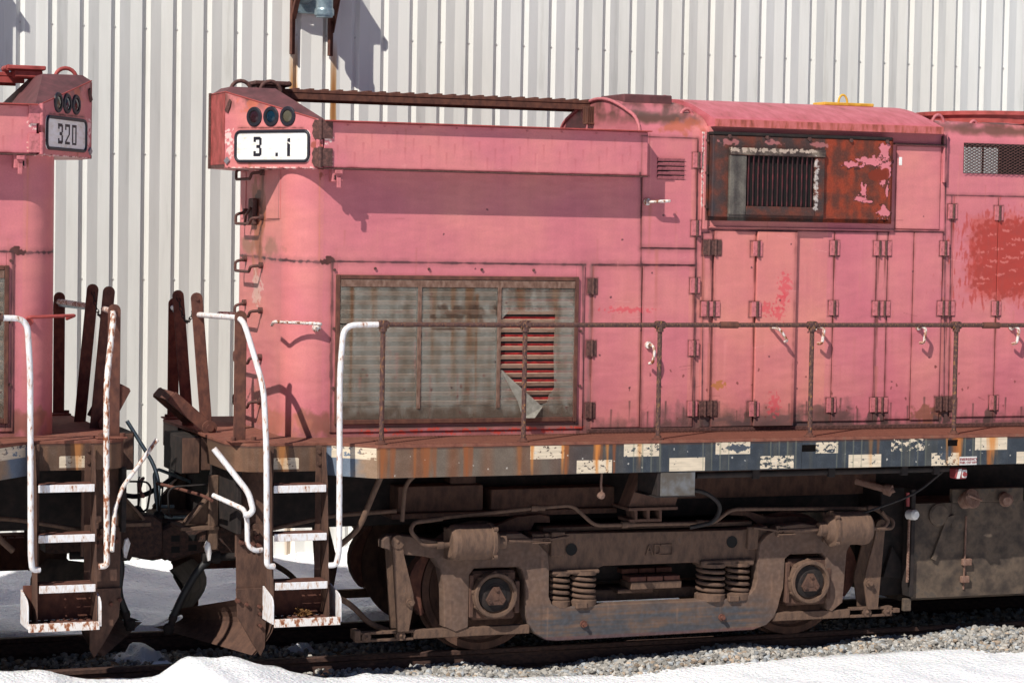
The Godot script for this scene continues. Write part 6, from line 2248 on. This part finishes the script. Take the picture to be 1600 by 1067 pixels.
func hinge(p: Node3D, x: float, y: float, wide := false, z := 0.012, dark := false) -> void:
	var g := Geo.new()
	var w := 0.055 if not wide else 0.085
	var g2 := Geo.new()
	var zb := ZH + z
	if wide:
		box(g, x - w, x - 0.034, y - 0.062, y + 0.062, zb, zb + 0.010, 0.002)
		box(g, x - 0.030, x + 0.030, y - 0.062, y + 0.062, zb, zb + 0.007, 0.002)
		box(g, x + 0.034, x + w, y - 0.062, y + 0.062, zb, zb + 0.010, 0.002)
		for e in [-0.030, 0.030]:
			tube(g2, [Vector3(x + e, y - 0.068, zb + 0.010), Vector3(x + e, y + 0.068, zb + 0.010)], 0.011, 8)
			part(p, "hinge_pin", g2, M.hingedark)
			g2 = Geo.new()
	else:
		box(g, x - w * 0.8, x - 0.004, y - 0.062, y + 0.062, zb, zb + 0.010, 0.002)
		box(g, x + 0.004, x + w * 0.8, y - 0.062, y + 0.062, zb, zb + 0.010, 0.002)
		tube(g2, [Vector3(x + 0.006, y - 0.068, zb + 0.010), Vector3(x + 0.006, y + 0.068, zb + 0.010)], 0.012, 8)
		part(p, "hinge_pin", g2, M.hingedark)
	part(p, "hinge", g, M.hingedark if dark else M.hinge)


func handle(p: Node3D, pts: Array) -> void:
	var g := Geo.new()
	var a: Vector3 = pts[0]
	lathe(g, Vector3(a.x, a.y, ZH + 0.011), Vector3(0, 0, 1), [[0.0, 0.03], [0.02, 0.03], [0.02, 0.016], [0.05, 0.016]], 12)
	tube(g, fillet(pts, 0.03, 4), 0.013, 8)
	part(p, "handle", g, M.whiterust)


func build_mid_hood(L: Node3D) -> void:
	# section with the round shoulder
	var g := Geo.new()
	hood_section(2.83, 3.462, arch_points(4.215, 0.34, 4.545), g)
	part(L, "hood_section", g, M.side)
	# bulkhead arch trim at its end
	g = Geo.new()
	var ap := arch_points(4.215, 0.34, 4.545)
	var arc := []
	for i in range(2, ap.size() - 2):
		arc.append(Vector3(2.825, ap[i].y + 0.005, ap[i].x))
	tube(g, arc, 0.016, 6)
	part(L, "bulkhead_rim", g, M.hinge)
	g = Geo.new()
	hood_section(3.462, 5.742, [Vector2(ZH, 1.755), Vector2(ZH, 4.31), Vector2(0, 4.31), Vector2(-ZH, 4.31), Vector2(-ZH, 1.755)], g)
	part(L, "hood_section", g, M.side)
	# roof hatch with its own eave, running over the doors
	g = Geo.new()
	var rp := [Vector2(0.955, 4.305), Vector2(0.955, 4.365)]
	for k in range(1, 10):
		var t := float(k) / 9
		rp.append(Vector2(lerpf(0.955, 0.0, t), 4.365 + 0.205 * sin(t * PI / 2)))
	for i in range(rp.size() - 2, -1, -1):
		rp.append(Vector2(-rp[i].x, rp[i].y))
	hood_section(3.47, 5.655, rp, g)
	var rf := part(L, "hood_roof", g, M.pinkroof)
	g = Geo.new()
	box(g, 3.47, 5.655, 4.303, 4.368, 0.957, 0.972, 0.003)
	part(rf, "eave_strip", g, M.eave)
	# section with the screen
	g = Geo.new()
	hood_section(5.744, 9.0, arch_points(4.23, 0.34, 4.47), g)
	part(L, "hood_section", g, M.side)
	g = Geo.new()
	var fan := []
	for k in 13:
		var an := PI * k / 12
		fan.append(Vector2(6.55 - 0.62 * cos(an), 4.47 + 0.0))
	# ring of the roof fan
	lathe(g, Vector3(6.75, 4.44, 0.0), Vector3.UP, [[0.0, 0.70], [0.07, 0.70], [0.07, 0.73], [0.105, 0.73], [0.105, 0.60]], 40)
	box(g, 6.75, 9.0, 4.515, 4.543, -0.72, 0.72, 0.005)
	box(g, 6.75, 9.0, 4.44, 4.514, -0.66, 0.66, 0.005)
	part(L, "roof_fan_ring", g, M.redsteel)
	# hatch and eyes on the round shoulder
	g = Geo.new()
	box(g, 2.93, 3.38, 4.47, 4.585, -0.2, 0.30, 0.008)
	part(L, "roof_box", g, M.boxroof)
	for q in [[3.37, 4.37, 0.62, 0.06], [3.45, 4.54, 0.0, 0.035], [5.82, 4.40, 0.60, 0.06], [6.17, 4.395, 0.62, 0.035]]:
		g = Geo.new()
		var arc2 := []
		for k in 11:
			var an := PI * k / 10
			arc2.append(Vector3(q[0] + cos(an) * q[3], q[1] + sin(an) * q[3] * 1.5, q[2]))
		tube(g, arc2, 0.015, 8)
		part(L, "lifting_eye", g, M.hinge)
	# yellow hatch cover
	g = Geo.new()
	box(g, 4.95, 5.45, 4.565, 4.595, -0.10, 0.12, 0.006)
	var yh := part(L, "roof_hatch", g, M.yellow, "yellow hatch cover on the roof")
	g = Geo.new()
	box(g, 4.98, 5.44, 4.51, 4.564, -0.09, 0.11, 0.004)
	part(yh, "hatch_curb", g, M.rust)
	g = Geo.new()
	var ya := []
	for k in 11:
		var an := PI * k / 10
		ya.append(Vector3(5.20 + cos(an) * 0.045, 4.595 + sin(an) * 0.075, 0.0))
	tube(g, ya, 0.010, 8)
	part(yh, "ring", g, M.yellow)
	# ---- upper door with louvres
	var d := door(L, 2.855, 3.352, 3.292, 4.198)
	g = Geo.new()
	box(g, 2.985, 3.232, 3.855, 4.028, ZH + 0.0125, ZH + 0.0135, 0.0)
	part(d, "louvre_back", g, M.hole)
	for k in 5:
		g = Geo.new()
		obox(g, Transform3D(Basis(Vector3(1, 0, 0), deg_to_rad(32)), Vector3(3.108, 3.872 + k * 0.037, ZH + 0.020)), Vector3(0.245, 0.030, 0.005), 0.001)
		part(d, "louvre", g, M.hinge)
	hinge(d, 3.352, 4.022)
	hinge(d, 3.352, 3.458)
	handle(d, [Vector3(2.895, 3.668, ZH + 0.02), Vector3(2.895, 3.668, ZH + 0.10), Vector3(3.06, 3.678, ZH + 0.11), Vector3(3.06, 3.678, ZH + 0.08)])
	g = Geo.new()
	box(g, 2.862, 3.35, 3.155, 3.283, ZH + 0.001, ZH + 0.008, 0.003)
	part(L, "hood_strip", g, M.side)
	# ---- lower pair
	d = door(L, 2.432, 2.868, 1.805, 3.136)
	for y in [2.969, 2.460, 1.949]:
		hinge(d, 2.422, y, false, 0.010, true)
	d = door(L, 2.876, 3.352, 1.80, 3.138)
	for y in [2.981, 2.458, 1.952]:
		hinge(d, 3.352, y)
	handle(d, [Vector3(2.932, 2.485, ZH + 0.02), Vector3(2.945, 2.487, ZH + 0.09), Vector3(2.955, 2.44, ZH + 0.10), Vector3(2.943, 2.342, ZH + 0.09), Vector3(2.93, 2.335, ZH + 0.05)])
	# rain strip and flanged post
	g = Geo.new()
	box(g, 3.385, 3.40, 3.44, 4.26, ZH, ZH + 0.022, 0.004)
	part(L, "rain_strip", g, M.side)
	g = Geo.new()
	box(g, 3.405, 3.448, 3.45, 4.24, ZH, ZH + 0.03, 0.004)
	var fl := part(L, "flange_strip", g, M.side)
	for y in [4.19, 3.92, 3.64]:
		g = Geo.new()
		bolt(g, Vector3(3.428, y, ZH + 0.03), Vector3(0, 0, 1), 0.014, 0.012)
		part(fl, "bolt", g, M.hingedark)
	g = Geo.new()
	box(g, 3.425, 3.51, 1.80, 3.42, ZH, ZH + 0.010, 0.003)
	part(L, "hood_post", g, M.side)
	# ---- tall folding doors
	d = door(L, 3.526, 3.908, 1.80, 3.438, 0.020)
	hinge(d, 3.500, 3.300, true, 0.020, true)
	hinge(d, 3.496, 2.787, true, 0.020)
	hinge(d, 3.492, 1.953, true, 0.020, true)
	var d2 := door(L, 3.914, 4.288, 1.80, 3.438, 0.045)
	for y in [3.295, 2.786, 1.945]:
		hinge(d2, 3.911, y, false, 0.045)
	handle(d2, [Vector3(4.053, 2.632, ZH + 0.05), Vector3(4.06, 2.635, ZH + 0.12), Vector3(4.10, 2.615, ZH + 0.13), Vector3(4.168, 2.525, ZH + 0.13), Vector3(4.165, 2.515, ZH + 0.09)])
	d = door(L, 4.300, 4.660, 1.83, 3.452)
	handle(d, [Vector3(4.505, 2.64, ZH + 0.02), Vector3(4.51, 2.645, ZH + 0.09), Vector3(4.535, 2.62, ZH + 0.10), Vector3(4.52, 2.50, ZH + 0.09), Vector3(4.50, 2.495, ZH + 0.05)])
	d = door(L, 4.666, 5.072, 1.83, 3.452)
	for y in [3.310, 2.798, 1.967]:
		hinge(d, 4.664, y)
	hinge(d, 5.130, 3.313, true)
	hinge(d, 5.130, 2.796, true)
	hinge(d, 5.130, 1.965, true)
	g = Geo.new()
	box(g, 5.078, 5.182, 1.83, 3.452, ZH, ZH + 0.010, 0.002)
	part(L, "hood_post", g, M.side)
	d = door(L, 5.188, 5.438, 1.84, 3.462)
	d = door(L, 5.444, 5.728, 1.83, 3.462)
	handle(d, [Vector3(5.498, 2.64, ZH + 0.02), Vector3(5.503, 2.645, ZH + 0.09), Vector3(5.528, 2.62, ZH + 0.10), Vector3(5.518, 2.505, ZH + 0.09), Vector3(5.50, 2.50, ZH + 0.05)])
	hinge(d, 5.745, 3.321)
	hinge(d, 5.775, 2.80, true)
	hinge(d, 5.775, 1.968, true, 0.012, true)
	d = door(L, 5.838, 6.282, 1.85, 3.775)
	hinge(d, 5.818, 3.642, false, 0.010)
	var d3 := door(L, 6.288, 6.735, 1.85, 3.775, 0.012)
	for y in [3.637, 2.80, 1.97]:
		hinge(d3, 6.285, y)
	handle(d3, [Vector3(6.44, 2.64, ZH + 0.02), Vector3(6.445, 2.645, ZH + 0.09), Vector3(6.47, 2.62, ZH + 0.10), Vector3(6.455, 2.50, ZH + 0.09), Vector3(6.435, 2.49, ZH + 0.05)])
	door(L, 6.745, 7.2, 1.85, 3.775)
	door(L, 7.21, 7.7, 1.85, 3.775)
	# dark sole strip below the doors
	g = Geo.new()
	box(g, 2.4, 9.0, 1.762, 1.795, ZH, ZH + 0.015, 0.003)
	part(L, "sole_strip", g, M.hingedark)
	# ---- air intake: rusty panel with a slatted opening
	g = Geo.new()
	box(g, 3.455, 5.150, 3.555, 4.235, ZH + 0.001, ZH + 0.093, 0.006)
	var rp2 := part(L, "intake_panel", g, M.side, "rust-stained panel with flaking pink paint")
	g = Geo.new()
	box(g, 3.452, 5.153, 4.236, 4.262, ZH, ZH + 0.10, 0.004)
	part(rp2, "top_flange", g, M.dark)
	g = Geo.new()
	box(g, 5.152, 5.19, 3.54, 4.235, ZH, ZH + 0.05, 0.004)
	part(rp2, "side_flange", g, M.side)
	for x in [3.60, 3.95, 4.35, 4.75, 5.10]:
		g = Geo.new()
		bolt(g, Vector3(x, 4.225, ZH + 0.093), Vector3(0, 0, 1), 0.018, 0.015)
		part(rp2, "bolt", g, M.hingedark)
	g = Geo.new()
	box(g, 3.60, 4.49, 4.072, 4.135, ZH + 0.093, ZH + 0.135, 0.005)
	box(g, 3.60, 3.755, 3.575, 4.071, ZH + 0.093, ZH + 0.125, 0.005)
	box(g, 4.40, 4.49, 3.575, 4.071, ZH + 0.093, ZH + 0.125, 0.005)
	box(g, 3.756, 4.399, 3.575, 3.65, ZH + 0.093, ZH + 0.130, 0.005)
	part(rp2, "intake_frame", g, M.side)
	g = Geo.new()
	box(g, 3.756, 4.399, 3.651, 4.071, ZH + 0.0935, ZH + 0.0945, 0.0)
	part(rp2, "intake_recess", g, M.hole)
	for k in 14:
		g = Geo.new()
		obox(g, Transform3D(Basis(Vector3(0, 1, 0), deg_to_rad(35)), Vector3(3.78 + k * 0.0457, 3.861, ZH + 0.108)), Vector3(0.022, 0.418, 0.005), 0.001)
		part(rp2, "intake_slat", g, M.darkslat)
	g = Geo.new()
	box(g, 3.47, 5.735, 3.462, 3.475, ZH, ZH + 0.02, 0.003)
	part(L, "drip_rail", g, M.side)
	g = Geo.new()
	box(g, 5.21, 5.72, 4.205, 4.218, ZH, ZH + 0.04, 0.003)
	box(g, 5.69, 5.70, 4.22, 4.29, ZH, ZH + 0.04, 0.003)
	part(L, "drip_rail", g, M.hingedark)
	g = Geo.new()
	box(g, 5.25, 5.69, 3.485, 4.195, ZH, ZH + 0.008, 0.003)
	var rp3 := part(L, "hood_panel", g, M.side)
	g = Geo.new()
	box(g, 5.272, 5.302, 4.03, 4.10, ZH + 0.0085, ZH + 0.010, 0.0)
	part(rp3, "white_sticker", g, M.boardwhite)
	# conduit on the corner
	g = Geo.new()
	box(g, 5.705, 5.745, 3.89, 4.33, ZH, ZH + 0.03, 0.006)
	part(L, "conduit_cover", g, M.side)
	# expanded-metal screen with a view through to the building
	g = Geo.new()
	box(g, 5.92, 6.9, 3.978, 4.242, ZH + 0.001, ZH + 0.003, 0.0)
	var sc := part(L, "screen_opening", g, M.hole)
	g = Geo.new()
	box(g, 5.925, 6.10, 3.982, 4.205, ZH + 0.0032, ZH + 0.0045, 0.0)
	box(g, 6.125, 6.265, 3.982, 4.205, ZH + 0.0032, ZH + 0.0045, 0.0)
	part(sc, "pale_backing", g, M.wall)
	g = Geo.new()
	var nx := 26
	for k in range(-12, 20):
		for e in [1.0, -1.0]:
			var a := Vector2(5.92 + k * 0.052, 3.98)
			var b := Vector2(a.x + 0.52, 4.24)
			if e < 0:
				a = Vector2(5.92 + k * 0.052, 4.24)
				b = Vector2(a.x + 0.52, 3.98)
			# clip to the opening
			if a.x < 5.92:
				var t := (5.92 - a.x) / (b.x - a.x)
				a = a.lerp(b, t)
			if a.x > 6.88:
				continue
			if b.x > 6.9:
				var t := (6.9 - a.x) / (b.x - a.x)
				b = a.lerp(b, t)
			if b.x <= a.x + 0.01:
				continue
			bar(g, Vector3(a.x, a.y, ZH + 0.014 + e * 0.002), Vector3(b.x, b.y, ZH + 0.014 + e * 0.002), Vector3(0, 0, 1), 0.004, 0.006, 0.0005)
	var ex := part(sc, "expanded_metal", g, M.hingedark)
	ex.set_meta("kind", "stuff")
